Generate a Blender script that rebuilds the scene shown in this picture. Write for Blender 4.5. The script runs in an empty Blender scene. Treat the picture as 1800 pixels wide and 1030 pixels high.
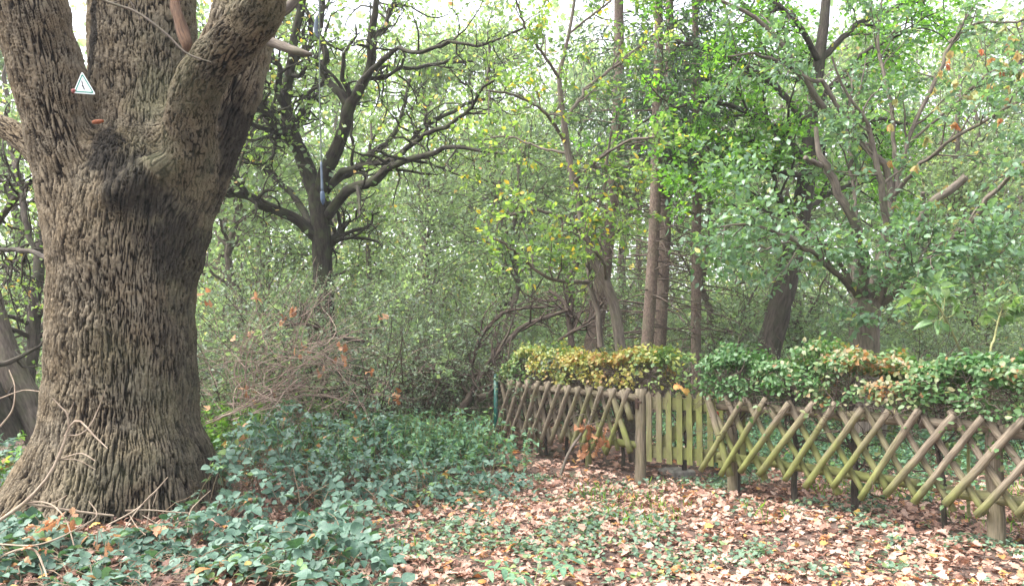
import bpy, math
import numpy as np

# ------------------------------------------------------------------ camera, sky, sun, exposure
SC = bpy.context.scene
COL = SC.collection
FPX, TILT, EYE = 1330.0, math.atan(75 / 1330), 1.6
cam = bpy.data.objects.new('camera', bpy.data.cameras.new('camera'))
COL.objects.link(cam)
cam.location = (0, 0, EYE)
cam.rotation_euler = (math.pi / 2 + TILT, 0, 0)
cam.data.sensor_width = 36
cam.data.lens = 36 * FPX / 1800
cam.data.clip_end = 800
SC.camera = cam

SUN_EL, SUN_AZ = math.radians(58), math.radians(-98)     # azimuth from +Y, clockwise; soft light from the left
w = bpy.data.worlds.new('World')
SC.world = w
w.use_nodes = True
nt = w.node_tree
bg = nt.nodes['Background']
sky = nt.nodes.new('ShaderNodeTexSky')
sky.sky_type = 'NISHITA'
sky.sun_disc = False
sky.sun_elevation = SUN_EL
sky.sun_rotation = SUN_AZ
sky.air_density, sky.dust_density, sky.ozone_density = 1.0, 4.0, 1.0
hs = nt.nodes.new('ShaderNodeHueSaturation')
hs.inputs['Saturation'].default_value = 0.28
hs.inputs['Value'].default_value = 1.0
nt.links.new(sky.outputs[0], hs.inputs['Color'])
nt.links.new(hs.outputs[0], bg.inputs['Color'])
bg.inputs['Strength'].default_value = 0.13
sl = bpy.data.lights.new('sun', 'SUN')
sl.energy, sl.angle, sl.color = 1.3, math.radians(42), (1, 0.96, 0.91)
sun = bpy.data.objects.new('sun', sl)
COL.objects.link(sun)
sun.rotation_euler = (math.pi / 2 - SUN_EL, 0, -SUN_AZ + math.pi)
SC.view_settings.view_transform = 'Standard'
SC.view_settings.look = 'None'
SC.view_settings.exposure = 2.55
SC.view_settings.gamma = 1
SC.cycles.max_bounces = 12
SC.cycles.diffuse_bounces = 6
SC.cycles.transmission_bounces = 8
SC.cycles.glossy_bounces = 2

# ------------------------------------------------------------------ helpers
rng = np.random.default_rng(11)
U = rng.uniform


def P(px, py, d):
    """point seen at pixel (px, py) of the 1800 x 1030 photograph, d metres ahead"""
    x, y = (px - 900) / FPX, -(py - 515) / FPX
    c, s = math.cos(TILT), math.sin(TILT)
    k = d / (c - y * s)
    return np.array([x * k, d, EYE + k * (s + y * c)])


def G(px, py):
    x, y = (px - 900) / FPX, -(py - 515) / FPX
    c, s = math.cos(TILT), math.sin(TILT)
    k = -EYE / (s + y * c)
    return np.array([x * k, k * (c - y * s), 0.0])


def norm(v):
    return v / np.maximum(np.linalg.norm(v, axis=-1, keepdims=True), 1e-9)


def hbits(ix, iy, iz, seed):
    h = (ix * np.uint32(374761393) + iy * np.uint32(668265263) + iz * np.uint32(2246822519) + np.uint32(seed * 3266489 + 977))
    h ^= h >> np.uint32(15)
    h *= np.uint32(2246822519)
    h ^= h >> np.uint32(13)
    h *= np.uint32(3266489917)
    h ^= h >> np.uint32(16)
    return h


def noise(p, seed=0):
    """gradient noise, about -1..1, p (N,3)"""
    p = np.asarray(p, np.float32)
    p = np.stack([.8 * p[:, 0] - .6 * p[:, 1], .6 * p[:, 0] + .8 * p[:, 1], p[:, 2]], -1)
    fl = np.floor(p)
    i = fl.astype(np.int64).astype(np.uint32)
    f = (p - fl).astype(np.float32)
    g = f * f * f * (f * (f * 6 - 15) + 10)
    r = np.zeros(len(p), np.float32)
    for dx in (0, 1):
        wx = g[:, 0] if dx else 1 - g[:, 0]
        for dy in (0, 1):
            wy = g[:, 1] if dy else 1 - g[:, 1]
            for dz in (0, 1):
                wz = g[:, 2] if dz else 1 - g[:, 2]
                h = hbits(i[:, 0] + np.uint32(dx), i[:, 1] + np.uint32(dy), i[:, 2] + np.uint32(dz), seed)
                a = (h & np.uint32(1023)).astype(np.float32) / 511.5 - 1
                b_ = ((h >> np.uint32(10)) & np.uint32(1023)).astype(np.float32) / 511.5 - 1
                c = ((h >> np.uint32(20)) & np.uint32(1023)).astype(np.float32) / 511.5 - 1
                r += wx * wy * wz * (a * (f[:, 0] - dx) + b_ * (f[:, 1] - dy) + c * (f[:, 2] - dz))
    return 1.9 * r


def noise2(x, y, seed=0):
    x = np.asarray(x, float)
    return noise(np.stack([x, np.broadcast_to(y, x.shape), np.zeros_like(x) + .5], -1), seed)


def sstep(a, b, x):
    t = np.clip((x - a) / (b - a), 0, 1)
    return t * t * (3 - 2 * t)


def tag(o, label=None, cat=None, group=None, kind=None):
    for k, v in (('label', label), ('category', cat), ('group', group), ('kind', kind)):
        if v:
            o[k] = v
    return o


def thing(name, label, cat, loc=(0, 0, 0), group=None):
    o = bpy.data.objects.new(name, None)
    COL.objects.link(o)
    o.location = [float(v) for v in loc]
    o.empty_display_size = 0.2
    return tag(o, label, cat, group)


class MB:
    """gathers vertices, faces and point attributes of ONE mesh"""

    def __init__(self):
        self.V, self.F, self.A, self.n = [], [], {}, 0

    def add(self, V, F, **attrs):
        V = np.asarray(V, float).reshape(-1, 3)
        self.V.append(V)
        for f in (F if isinstance(F, list) else [F]):
            f = np.asarray(f, np.int64)
            if len(f):
                self.F.append(f + self.n)
        for k, a in attrs.items():
            self.A.setdefault(k, []).append((self.n, np.asarray(a, float)))
        self.n += len(V)

    def build(self, name, mat, parent=None, smooth=True):
        V = np.concatenate(self.V)
        if parent is not None:
            V = V - np.array(parent.matrix_basis.translation)
            pp = parent.parent
            if pp is not None:
                V = V - np.array(pp.matrix_basis.translation)
        me = bpy.data.meshes.new(name)
        me.vertices.add(len(V))
        me.vertices.foreach_set('co', V.astype(np.float32).ravel())
        nl = sum(f.size for f in self.F)
        nf = sum(len(f) for f in self.F)
        me.loops.add(nl)
        me.polygons.add(nf)
        me.loops.foreach_set('vertex_index', np.concatenate([f.ravel() for f in self.F]).astype(np.int32))
        tot = np.concatenate([np.full(len(f), f.shape[1]) for f in self.F]).astype(np.int32)
        me.polygons.foreach_set('loop_start', (np.cumsum(tot) - tot).astype(np.int32))
        me.polygons.foreach_set('use_smooth', np.full(nf, smooth))
        me.update(calc_edges=True)
        for k, lst in self.A.items():
            vec = lst[0][1].ndim == 2
            arr = np.zeros((len(V), 3) if vec else len(V), np.float32)
            for s, a in lst:
                arr[s:s + len(a)] = a
            at = me.attributes.new(k, 'FLOAT_VECTOR' if vec else 'FLOAT', 'POINT')
            at.data.foreach_set('vector' if vec else 'value', arr.ravel())
        if mat:
            me.materials.append(mat)
        o = bpy.data.objects.new(name, me)
        COL.objects.link(o)
        if parent is not None:
            o.parent = parent
        return o


def resample(pts, rad, K):
    """Catmull-Rom through traced points -> K points"""
    pts = np.asarray(pts, float)
    rad = np.asarray(rad, float)
    q = np.column_stack([pts, rad])
    q = np.vstack([2 * q[0] - q[1], q, 2 * q[-1] - q[-2]])
    out = []
    n = len(pts) - 1
    for t in np.linspace(0, n - 1e-6, K):
        i = int(t)
        u = t - i
        a, b, c, d = q[i:i + 4]
        out.append(.5 * (2 * b + (c - a) * u + (2 * a - 5 * b + 4 * c - d) * u * u + (3 * b - a - 3 * c + d) * u ** 3))
    out = np.array(out)
    return out[:, :3], np.maximum(out[:, 3], 1e-4)


def tubes(mb, PT, R, n=5, caps=False, extra=None, rough=0.0, seed=0):
    """PT (M,K,3), R (M,K) -> M tubes"""
    PT = np.asarray(PT, float)
    R = np.asarray(R, float)
    if PT.ndim == 2:
        PT, R = PT[None], R[None]
    M, K, _ = PT.shape
    T = norm(np.gradient(PT, axis=1))
    ch = norm(PT[:, -1] - PT[:, 0] + 1e-6)
    ref = np.eye(3)[np.argmin(np.abs(ch), axis=1)][:, None, :]
    A = norm(np.cross(T, ref))
    B = np.cross(T, A)
    ang = np.arange(n) * 2 * np.pi / n
    L = np.concatenate([np.zeros((M, 1)), np.cumsum(np.linalg.norm(np.diff(PT, axis=1), axis=2), axis=1)], 1)
    off = U(0, 50, (M, 1))
    cs, sn = np.cos(ang), np.sin(ang)
    RR = np.repeat(R[:, :, None], n, 2)
    if rough:
        q = np.stack([cs * R[:, :, None] * 14 + off[:, :, None], sn * R[:, :, None] * 14,
                      np.repeat(L[:, :, None], n, 2) * 5], -1).reshape(-1, 3)
        RR = RR * (1 + rough * noise(q, seed).reshape(RR.shape))
    V = PT[:, :, None, :] + RR[..., None] * (cs[:, None] * A[:, :, None, :] + sn[:, None] * B[:, :, None, :])
    gv = np.stack([cs * R[:, :, None] + off[:, :, None], sn * R[:, :, None] + 0 * off[:, :, None],
                   np.repeat((L + off)[:, :, None], n, 2)], -1)
    idx = np.arange(M * K * n).reshape(M, K, n)
    a, b = idx[:, :-1], idx[:, 1:]
    F = [np.stack([a, np.roll(a, -1, 2), np.roll(b, -1, 2), b], -1).reshape(-1, 4)]
    if caps:
        F.append(idx[:, 0, ::-1].reshape(M, n))
        F.append(idx[:, -1].reshape(M, n))
    at = dict(gv=gv.reshape(-1, 3))
    if extra:
        for k, f in extra.items():
            at[k] = f(V.reshape(-1, 3))
    mb.add(V.reshape(-1, 3), F, **at)


def grow(PT, R, per, ln, ang=(35, 75), K=6, gnarl=.25, up=0.0, t0=.2, t1=1.0, rr=.55, rmin=.002, tend=.35, taper=True):
    """children of the branches PT (M,K0,3); returns (N,K,3), (N,K)"""
    M, K0, _ = PT.shape
    n = np.maximum(0, (per + U(-.5, .5, M)).round()).astype(int) if np.isscalar(per) else per
    pi = np.repeat(np.arange(M), n)
    N = len(pi)
    t = U(t0, t1, N) * (K0 - 1)
    i = np.minimum(t.astype(int), K0 - 2)
    f = (t - i)[:, None]
    s = PT[pi, i] * (1 - f) + PT[pi, i + 1] * f
    tg = norm(PT[pi, i + 1] - PT[pi, i])
    r0 = (R[pi, i] * (1 - f[:, 0]) + R[pi, i + 1] * f[:, 0]) * rr
    rnd = rng.normal(size=(N, 3))
    perp = norm(rnd - (rnd * tg).sum(-1, keepdims=True) * tg)
    a = np.radians(U(ang[0], ang[1], N))[:, None]
    d = norm(np.cos(a) * tg + np.sin(a) * perp)
    L = U(ln[0], ln[1], N) * (1.15 - tend * t / (K0 - 1))
    out = np.zeros((N, K, 3))
    out[:, 0] = s
    for k in range(1, K):
        d = norm(d + gnarl * rng.normal(size=(N, 3)) + np.array([0, 0, up]))
        out[:, k] = out[:, k - 1] + d * (L / (K - 1))[:, None]
    w_ = np.linspace(1, .25, K) if taper else np.ones(K)
    rad = np.maximum(r0[:, None] * w_, rmin)
    return out, rad


# leaf outlines: x across (-.5..5), y from stalk 0 to tip 1
def tpl_diamond(wd=.32):
    return np.array([[0, 0], [wd, .45], [0, 1], [-wd, .45]]), np.array([[0, 1, 2], [0, 2, 3]])


def tpl_oval(wd=.33):
    v = np.array([[0, 0], [0, .36], [0, .72], [0, 1], [-wd, .36], [-.72 * wd, .72], [wd, .36], [.72 * wd, .72]])
    f = np.array([[0, 6, 1], [1, 6, 7], [1, 7, 2], [2, 7, 3], [0, 1, 4], [1, 5, 4], [1, 2, 5], [2, 3, 5]])
    return v, f


def tpl_oval_fine(wd=.36):
    ys = [0, .12, .3, .5, .7, .87, 1]
    ws = [0.02, .62, .96, 1, .78, .38, .0]
    v = [[0, y] for y in ys] + [[wd * a, y] for a, y in zip(ws, ys)] + [[-wd * a, y] for a, y in zip(ws, ys)]
    f = []
    for i in range(6):
        f += [[i, 7 + i, 8 + i], [i, 8 + i, i + 1], [i, i + 1, 15 + i], [i, 15 + i, 14 + i]]
    return np.array(v), np.array(f)


def tpl_oak():
    half = [(.02, 0), (.05, .1), (.17, .2), (.1, .29), (.28, .4), (.17, .49), (.37, .62), (.22, .7), (.27, .85), (.1, .9), (0, 1)]
    mid = [0, .1, .2, .3, .4, .5, .6, .7, .82, .91, 1]
    n = len(half)
    v = [[0, y] for y in mid] + [[x, y] for x, y in half] + [[-x, y * .97] for x, y in half]
    f = []
    for i in range(n - 1):
        f += [[i, n + i, n + i + 1], [i, n + i + 1, i + 1], [i, i + 1, 2 * n + i + 1], [i, 2 * n + i + 1, 2 * n + i]]
    return np.array(v), np.array(f)


DIA, OVAL, FINE, OAK = tpl_diamond(), tpl_oval(), tpl_oval_fine(), tpl_oak()


def leaves(mb, pos, size, tpl=OVAL, nrm=None, upb=.6, fold=.25, bend=.25, direc=None, rnd=None, wob=.7, curl=0.0):
    """one leaf at each pos (N,3); size (N,) or pair"""
    pos = np.asarray(pos, float)
    N = len(pos)
    if N == 0:
        return
    sz = U(size[0], size[1], N) if isinstance(size, tuple) else np.asarray(size, float)
    if nrm is None:
        nrm = norm(rng.normal(size=(N, 3)) * wob + np.array([0, 0, upb]))
    d = rng.normal(size=(N, 3)) if direc is None else direc + .35 * rng.normal(size=(N, 3))
    y = norm(d - (d * nrm).sum(-1, keepdims=True) * nrm)
    x = np.cross(y, nrm)
    tv, tf = tpl
    X, Y = tv[:, 0][None], tv[:, 1][None]
    fd = fold * U(.3, 1.7, (N, 1))
    bd = bend * U(-.3, 1.6, (N, 1))
    Z = np.abs(X) * fd - bd * Y * Y
    if curl:
        Z = Z + curl * (U(-1, 1.4, (N, 1)) * (2 * X) ** 2 + U(-1, 1, (N, 1)) * 4 * X * (Y - .5) + U(-.6, .6, (N, 1)) * np.sin(Y * 7 + U(0, 6, (N, 1))) * .5)
    asp = U(.8, 1.2, (N, 1))
    V = pos[:, None] + sz[:, None, None] * ((X * asp)[..., None] * x[:, None] + Y[..., None] * y[:, None] + Z[..., None] * nrm[:, None])
    T = len(tv)
    F = (tf[None] + (np.arange(N) * T)[:, None, None]).reshape(-1, 3)
    r = U(0, 1, N) if rnd is None else np.clip(rnd, 0, 1)
    luv = np.broadcast_to(np.stack([tv[:, 0], tv[:, 1], np.zeros(T)], -1)[None], (N, T, 3)).reshape(-1, 3)
    mb.add(V.reshape(-1, 3), F, rnd=np.repeat(r, T), luv=luv)


def along(PT, n, t0=0.1, jit=.03):
    """n random points on each polyline"""
    M, K, _ = PT.shape
    t = U(t0, 1, (M, n)) * (K - 1)
    i = np.minimum(t.astype(int), K - 2)
    f = (t - i)[..., None]
    m = np.arange(M)[:, None]
    p = PT[m, i] * (1 - f) + PT[m, i + 1] * f
    d = norm(PT[m, i + 1] - PT[m, i])
    return (p + jit * rng.normal(size=p.shape)).reshape(-1, 3), d.reshape(-1, 3)


# ------------------------------------------------------------------ materials
def new_mat(name):
    m = bpy.data.materials.new(name)
    m.use_nodes = True
    return m, m.node_tree, m.node_tree.nodes['Principled BSDF']


def N_(nt, t, **kw):
    n = nt.nodes.new('ShaderNode' + t)
    for k, v in kw.items():
        setattr(n, k, v)
    return n


def attr(nt, name):
    return N_(nt, 'Attribute', attribute_name=name)


def ramp(nt, stops, fac):
    n = N_(nt, 'ValToRGB')
    e = n.color_ramp.elements
    while len(e) < len(stops):
        e.new(.5)
    for k, (p, c) in enumerate(stops):
        e[k].position = p
        e[k].color = (*c, 1)
    nt.links.new(fac, n.inputs[0])
    return n.outputs[0]


def noise_n(nt, vec, scale=5, detail=6, rough=.6):
    n = N_(nt, 'TexNoise')
    n.inputs['Scale'].default_value = scale
    n.inputs['Detail'].default_value = detail
    n.inputs['Roughness'].default_value = rough
    nt.links.new(vec, n.inputs['Vector'])
    return n.outputs['Fac']


def mapping(nt, vec, sc):
    n = N_(nt, 'Mapping')
    n.inputs['Scale'].default_value = sc
    nt.links.new(vec, n.inputs['Vector'])
    return n.outputs[0]


def mix(nt, fac, a, b, mode='MIX'):
    n = N_(nt, 'Mix', data_type='RGBA', blend_type=mode)
    for sock, v in ((n.inputs[0], fac), (n.inputs[6], a), (n.inputs[7], b)):
        if isinstance(v, (int, float)):
            sock.default_value = v
        elif isinstance(v, tuple):
            sock.default_value = (*v, 1)
        else:
            nt.links.new(v, sock)
    return n.outputs[2]


def mth(nt, op, a, b=None, clamp=False):
    n = N_(nt, 'Math', operation=op, use_clamp=clamp)
    for sock, v in ((n.inputs[0], a), (n.inputs[1], b)):
        if v is None:
            continue
        if isinstance(v, (int, float)):
            sock.default_value = v
        else:
            nt.links.new(v, sock)
    return n.outputs[0]


def bump(nt, bsdf, h, strength=.5, dist=.01):
    n = N_(nt, 'Bump')
    n.inputs['Strength'].default_value = strength
    n.inputs['Distance'].default_value = dist
    nt.links.new(h, n.inputs['Height'])
    nt.links.new(n.outputs[0], bsdf.inputs['Normal'])


def leaf_mat(name, stops, rough=.5, tr=.4, tcol=(1.6, 1.7, .6), spec=.4, vein=.25):
    m, nt, b = new_mat(name)
    col = ramp(nt, stops, attr(nt, 'rnd').outputs['Fac'])
    geo = N_(nt, 'NewGeometry')
    nz = noise_n(nt, geo.outputs['Position'], 35, 3)
    col = mix(nt, 1.0, col, ramp(nt, [(.3, (.72, .74, .76)), (.7, (1.2, 1.16, 1.1))], nz), 'MULTIPLY')
    # a paler midrib and side veins from the leaf's own coordinates
    sep = N_(nt, 'SeparateXYZ')
    nt.links.new(attr(nt, 'luv').outputs['Vector'], sep.inputs[0])
    ax = mth(nt, 'ABSOLUTE', sep.outputs[0])
    rib = mth(nt, 'LESS_THAN', ax, .022)
    sd = mth(nt, 'SINE', mth(nt, 'MULTIPLY', mth(nt, 'SUBTRACT', sep.outputs[1], mth(nt, 'MULTIPLY', ax, .7)), 48))
    vn = mth(nt, 'MULTIPLY', mth(nt, 'MAXIMUM', rib, mth(nt, 'GREATER_THAN', sd, .86)), vein)
    col = mix(nt, vn, col, mix(nt, 1.0, col, (2.0, 1.9, 1.5), 'MULTIPLY'))
    nt.links.new(col, b.inputs['Base Color'])
    b.inputs['Roughness'].default_value = rough
    b.inputs['Specular IOR Level'].default_value = spec
    t = N_(nt, 'BsdfTranslucent')
    nt.links.new(mix(nt, 1.0, col, tcol, 'MULTIPLY'), t.inputs['Color'])
    ms = N_(nt, 'MixShader')
    ms.inputs[0].default_value = tr
    nt.links.new(b.outputs[0], ms.inputs[1])
    nt.links.new(t.outputs[0], ms.inputs[2])
    nt.links.new(ms.outputs[0], nt.nodes['Material Output'].inputs[0])
    return m


def bark_mat(name, dark, light, green=(.07, .09, .03), gamt=.35, sc=28, stretch=.2, bd=.012):
    m, nt, b = new_mat(name)
    gv = attr(nt, 'gv').outputs['Vector']
    v = mapping(nt, gv, (1, 1, stretch))
    n1 = noise_n(nt, v, sc, 7, .65)
    n2 = noise_n(nt, gv, 5, 4)
    col = ramp(nt, [(.32, dark), (.68, light)], n1)
    col = mix(nt, mth(nt, 'MULTIPLY', ramp(nt, [(.45, (0, 0, 0)), (.65, (1, 1, 1))], n2), gamt), col, green)
    nt.links.new(col, b.inputs['Base Color'])
    b.inputs['Roughness'].default_value = .9
    b.inputs['Specular IOR Level'].default_value = .2
    bump(nt, b, n1, .8, bd)
    return m


def plain(name, c, rough=.6, metal=0, spec=.4, var=.2, sc=40):
    m, nt, b = new_mat(name)
    tc = N_(nt, 'TexCoord')
    n1 = noise_n(nt, tc.outputs['Object'], sc, 5)
    lo = tuple(x * (1 - var) for x in c)
    hi = tuple(min(1, x * (1 + var)) for x in c)
    nt.links.new(ramp(nt, [(.3, lo), (.7, hi)], n1), b.inputs['Base Color'])
    b.inputs['Roughness'].default_value = rough
    b.inputs['Metallic'].default_value = metal
    b.inputs['Specular IOR Level'].default_value = spec
    return m


def wood_mat(name):
    """weathered round wood; 'moss' gives the green algae film"""
    m, nt, b = new_mat(name)
    gv = attr(nt, 'gv').outputs['Vector']
    n1 = noise_n(nt, mapping(nt, gv, (1, 1, .06)), 90, 6, .6)
    n2 = noise_n(nt, mapping(nt, gv, (1, 1, .35)), 16, 5)
    col = ramp(nt, [(.25, (0.05703, 0.04666, 0.03422)), (.5, (0.1555, 0.1265, 0.09333)), (.75, (0.2592, 0.2178, 0.1659))], n1)
    col = mix(nt, .55, col, ramp(nt, [(.3, (.6, .6, .6)), (.7, (1.25, 1.2, 1.15))], n2), 'MULTIPLY')
    alg = ramp(nt, [(.3, (0.085, 0.0935, 0.0238)), (.7, (0.17, 0.1827, 0.0595))], n2)
    f = mth(nt, 'MULTIPLY', attr(nt, 'moss').outputs['Fac'], mth(nt, 'ADD', mth(nt, 'MULTIPLY', n2, 1.6), .1), True)
    col = mix(nt, f, col, alg)
    nt.links.new(col, b.inputs['Base Color'])
    b.inputs['Roughness'].default_value = .85
    b.inputs['Specular IOR Level'].default_value = .25
    bump(nt, b, n1, .6, .004)
    return m


M_BARK2 = bark_mat('oak_branch_bark', (.01, .0085, .007), (.052, .044, .033), (.06, .075, .03), .5)
M_PALE = bark_mat('pale_bark', (.05, .042, .035), (.18, .148, .122), (.13, .14, .07), .3)
M_GREYB = bark_mat('grey_brown_bark', (.05, .04, .034), (.17, .14, .115), (.09, .1, .05), .4)
M_DARKB = bark_mat('dark_bark', (.018, .015, .012), (.09, .074, .06), (.035, .045, .02), .4)
M_SPRUCE = bark_mat('spruce_bark', (.06, .042, .034), (.2, .15, .12), (.11, .12, .07), .35, 45, .5)
M_TWIG = bark_mat('dry_twig', (.12, .085, .07), (.37, .28, .23), (.2, .17, .1), .2, 60, .2, .003)
M_TWIGD = bark_mat('dark_twig', (.035, .026, .022), (.13, .098, .08), (.07, .07, .04), .3, 60, .2, .003)
M_WOOD = wood_mat('weathered_fence_wood')

M_BRAMBLE = leaf_mat('bramble_leaf', [(0, (.036, .08, .058)), (.3, (.062, .122, .09)), (.7, (.1, .168, .132)), (.86, (.135, .21, .165)), (.9, (.085, .17, .055)), (.96, (.13, .2, .06)), (.985, (.3, .25, .08)), (1, (.26, .14, .06))], .55, .22, (1.3, 1.6, .6), .35, .35)
M_NETTLE = leaf_mat('nettle_leaf', [(0, (.07, .15, .1)), (.5, (.11, .22, .14)), (.9, (.16, .28, .16)), (1, (.17, .3, .08))], .55, .35, (1.4, 1.5, .8), .35)
M_LIME = leaf_mat('fresh_leaf', [(0, (.06, .15, .025)), (.6, (.11, .24, .05)), (1, (.2, .33, .07))], .5, .45, (1.5, 1.5, .6), .4)
M_OAKLEAF = leaf_mat('oak_leaf', [(0, (.08, .145, .055)), (.5, (.125, .2, .075)), (.92, (.19, .27, .1)), (.96, (.36, .27, .09)), (1, (.4, .21, .08))], .48, .55, (1.65, 1.7, .75), .45)
M_SAP = leaf_mat('sapling_leaf', [(0, (0.0828, 0.1564, 0.0598)), (.4, (0.1288, 0.23, 0.0782)), (.8, (0.1932, 0.2944, 0.1012)), (.92, (0.2392, 0.3312, 0.1104)), (.95, (0.46, 0.368, 0.0552)), (1, (0.46, 0.3312, 0.046))], .48, .55, (1.6, 1.6, .7), .45)
M_HORN = leaf_mat('hornbeam_leaf', [(0, (0.0594, 0.1458, 0.0324)), (.5, (0.0972, 0.2268, 0.0486)), (.95, (0.1512, 0.3024, 0.0648)), (1, (0.3564, 0.3456, 0.0648))], .42, .55, (1.8, 1.9, .6), .5)
M_BROAD = leaf_mat('broad_grey_leaf', [(0, (.08, .155, .095)), (.5, (.12, .215, .13)), (.96, (.17, .28, .165)), (1, (.33, .31, .08))], .38, .42, (1.5, 1.6, .7), .6)
M_SMALL = leaf_mat('privet_leaf', [(0, (0.078, 0.1131, 0.0819)), (.5, (0.117, 0.1638, 0.117)), (1, (0.1638, 0.2184, 0.1482))], .45, .45, (1.4, 1.5, .9), .5)
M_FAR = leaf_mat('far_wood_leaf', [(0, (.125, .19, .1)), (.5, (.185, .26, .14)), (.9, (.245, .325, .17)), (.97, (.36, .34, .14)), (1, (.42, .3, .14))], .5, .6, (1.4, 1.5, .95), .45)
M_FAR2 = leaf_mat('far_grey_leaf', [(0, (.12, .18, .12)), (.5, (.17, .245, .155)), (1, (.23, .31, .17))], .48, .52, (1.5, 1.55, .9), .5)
M_NEEDLE = leaf_mat('spruce_needle_spray', [(0, (.05, .085, .055)), (.6, (.08, .13, .075)), (1, (.12, .17, .1))], .6, .3, (1.3, 1.4, .8), .3, 0)
M_HEDGE_L = leaf_mat('hedge_yellow_leaf', [(0, (.07, .15, .045)), (.3, (.14, .23, .075)), (.55, (.26, .29, .085)), (.8, (.38, .32, .1)), (1, (.36, .2, .075))], .45, .4, (1.3, 1.3, .65), .45)
M_HEDGE_R = leaf_mat('hedge_green_leaf', [(0, (.05, .125, .04)), (.4, (.08, .17, .06)), (.65, (.125, .195, .08)), (.8, (.19, .2, .1)), (.92, (.27, .22, .145)), (1, (.3, .16, .07))], .45, .38, (1.4, 1.5, .7), .45)
M_LITTER = leaf_mat('fallen_oak_leaf', [(0, (.085, .045, .034)), (.2, (.18, .095, .07)), (.45, (.32, .198, .154)), (.72, (.43, .285, .232)), (.9, (.5, .37, .31)), (.95, (.36, .145, .05)), (1, (.46, .32, .09))], .65, .15, (1.3, 1.0, .8), .3, .3)
M_IVY = leaf_mat('ground_ivy_leaf', [(0, (.07, .125, .085)), (.5, (.12, .195, .135)), (.92, (.18, .26, .18)), (1, (.2, .27, .08))], .55, .3, (1.3, 1.5, .8), .35)
M_DEADLEAF = leaf_mat('withered_leaf', [(0, (.16, .075, .04)), (.5, (.3, .15, .08)), (1, (.42, .26, .15))], .6, .3, (1.3, 1.0, .8), .3)
M_POD = leaf_mat('papery_pod', [(0, (.24, .27, .1)), (.5, (.36, .33, .14)), (.75, (.42, .27, .11)), (1, (.42, .16, .08))], .55, .5, (1.3, 1.1, .8), .3)

# ------------------------------------------------------------------ ground
def gz(x, y):
    x, y = np.asarray(x, float), np.asarray(y, float)
    near = .03 * noise2(x * 1.1, y * 1.1, 3) + .012 * noise2(x * 5, y * 5, 4)
    far = .25 * sstep(14, 40, np.hypot(x, y)) * noise2(x * .08, y * .08, 5)
    mound = .04 * np.exp(-((x + 3.8) ** 2 + (y - 7.3) ** 2) / 2.4)
    return near + far + mound - .02


def stretch(n, near, far):
    t = np.linspace(-1, 1, n)
    return near * t + (far - near) * np.sign(t) * np.abs(t) ** 7


gx, gy = np.meshgrid(stretch(361, 9, 320), 7 + stretch(361, 9, 320))
gV = np.stack([gx, gy, gz(gx.ravel(), gy.ravel()).reshape(gx.shape)], -1).reshape(-1, 3)
gi = np.arange(361 * 361).reshape(361, 361)
gF = np.stack([gi[:-1, :-1], gi[:-1, 1:], gi[1:, 1:], gi[1:, :-1]], -1).reshape(-1, 4)
m, nt, b = new_mat('forest_soil')
pos = N_(nt, 'NewGeometry').outputs['Position']
n1, n2, n3 = noise_n(nt, pos, 1.3, 6), noise_n(nt, pos, 22, 8, .7), noise_n(nt, pos, 120, 4)
c = ramp(nt, [(.3, (.045, .03, .024)), (.5, (.095, .064, .05)), (.7, (.19, .125, .095))], n2)
c = mix(nt, .6, c, ramp(nt, [(.3, (.4, .36, .36)), (.7, (1.5, 1.35, 1.3))], n3), 'MULTIPLY')
c = mix(nt, ramp(nt, [(.5, (0, 0, 0)), (.68, (.6, .6, .6))], n1), c, (.05, .075, .028))
nt.links.new(c, b.inputs['Base Color'])
b.inputs['Roughness'].default_value = .95
bump(nt, b, n2, .9, .03)
mb = MB()
mb.add(gV, gF)
tag(mb.build('ground', m), kind='structure')


def ground_pts(n, x0, x1, y0, y1, keep):
    p = np.stack([U(x0, x1, n), U(y0, y1, n)], -1)
    return p[keep(p[:, 0], p[:, 1])]


# edge of the bramble carpet: x of the boundary as a function of depth
BX = np.array([[3.5, -.15], [4.84, -.42], [5.5, -.75], [6.26, -.95], [6.8, -.75], [7.3, -.2], [7.9, .45], [8.4, .35], [9.2, .1], [10.6, -.35], [13, -.2], [16, 0]])


def bramble_in(x, y, soft=.35):
    e = np.interp(y, BX[:, 1 - 1], BX[:, 1]) + soft * noise2(x * 1.6, y * 1.6, 21) + .18 * noise2(x * 4, y * 4, 22)
    return x < e


def in_trunk(x, y, r=.85):
    return np.hypot(x + 3.85, y - 7.35) < r


# ------------------------------------------------------------------ the fence line
GP = np.array([1.44, 8.6, 0])       # gate post
LE = np.array([-.06, 10.7, 0])      # far end of the left run
RP = np.array([2.17, 7.82, 0])      # start of the right run
RE = np.array([3.72, 5.93, 0])      # its near post
RD = (RE - RP) / np.linalg.norm(RE - RP)
RX = RP + RD * 4.2                  # run goes on out of frame


def fence_nrm(a, b):
    d = (b - a) / np.linalg.norm(b - a)
    n = np.array([d[1], -d[0], 0])
    return d, (n if n[1] < 0 else -n)


def rod(mb, p0, p1, r, moss=None, n=10, flat=None, jit=.0018):
    """round or half-round stake with slightly uneven sides"""
    p0, p1 = np.asarray(p0, float), np.asarray(p1, float)
    K = max(4, int(np.linalg.norm(p1 - p0) / .09))
    t = np.linspace(0, 1, K)[:, None]
    pts = p0 * (1 - t) + p1 * t + jit * rng.normal(size=(K, 3)) * np.sin(np.pi * t)
    tubes(mb, pts, np.full(K, r) * (1 + .02 * rng.normal(size=K)) * U(.94, 1.08), n, True, {'moss': moss} if moss else None, .1, int(U(0, 99)))


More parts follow.
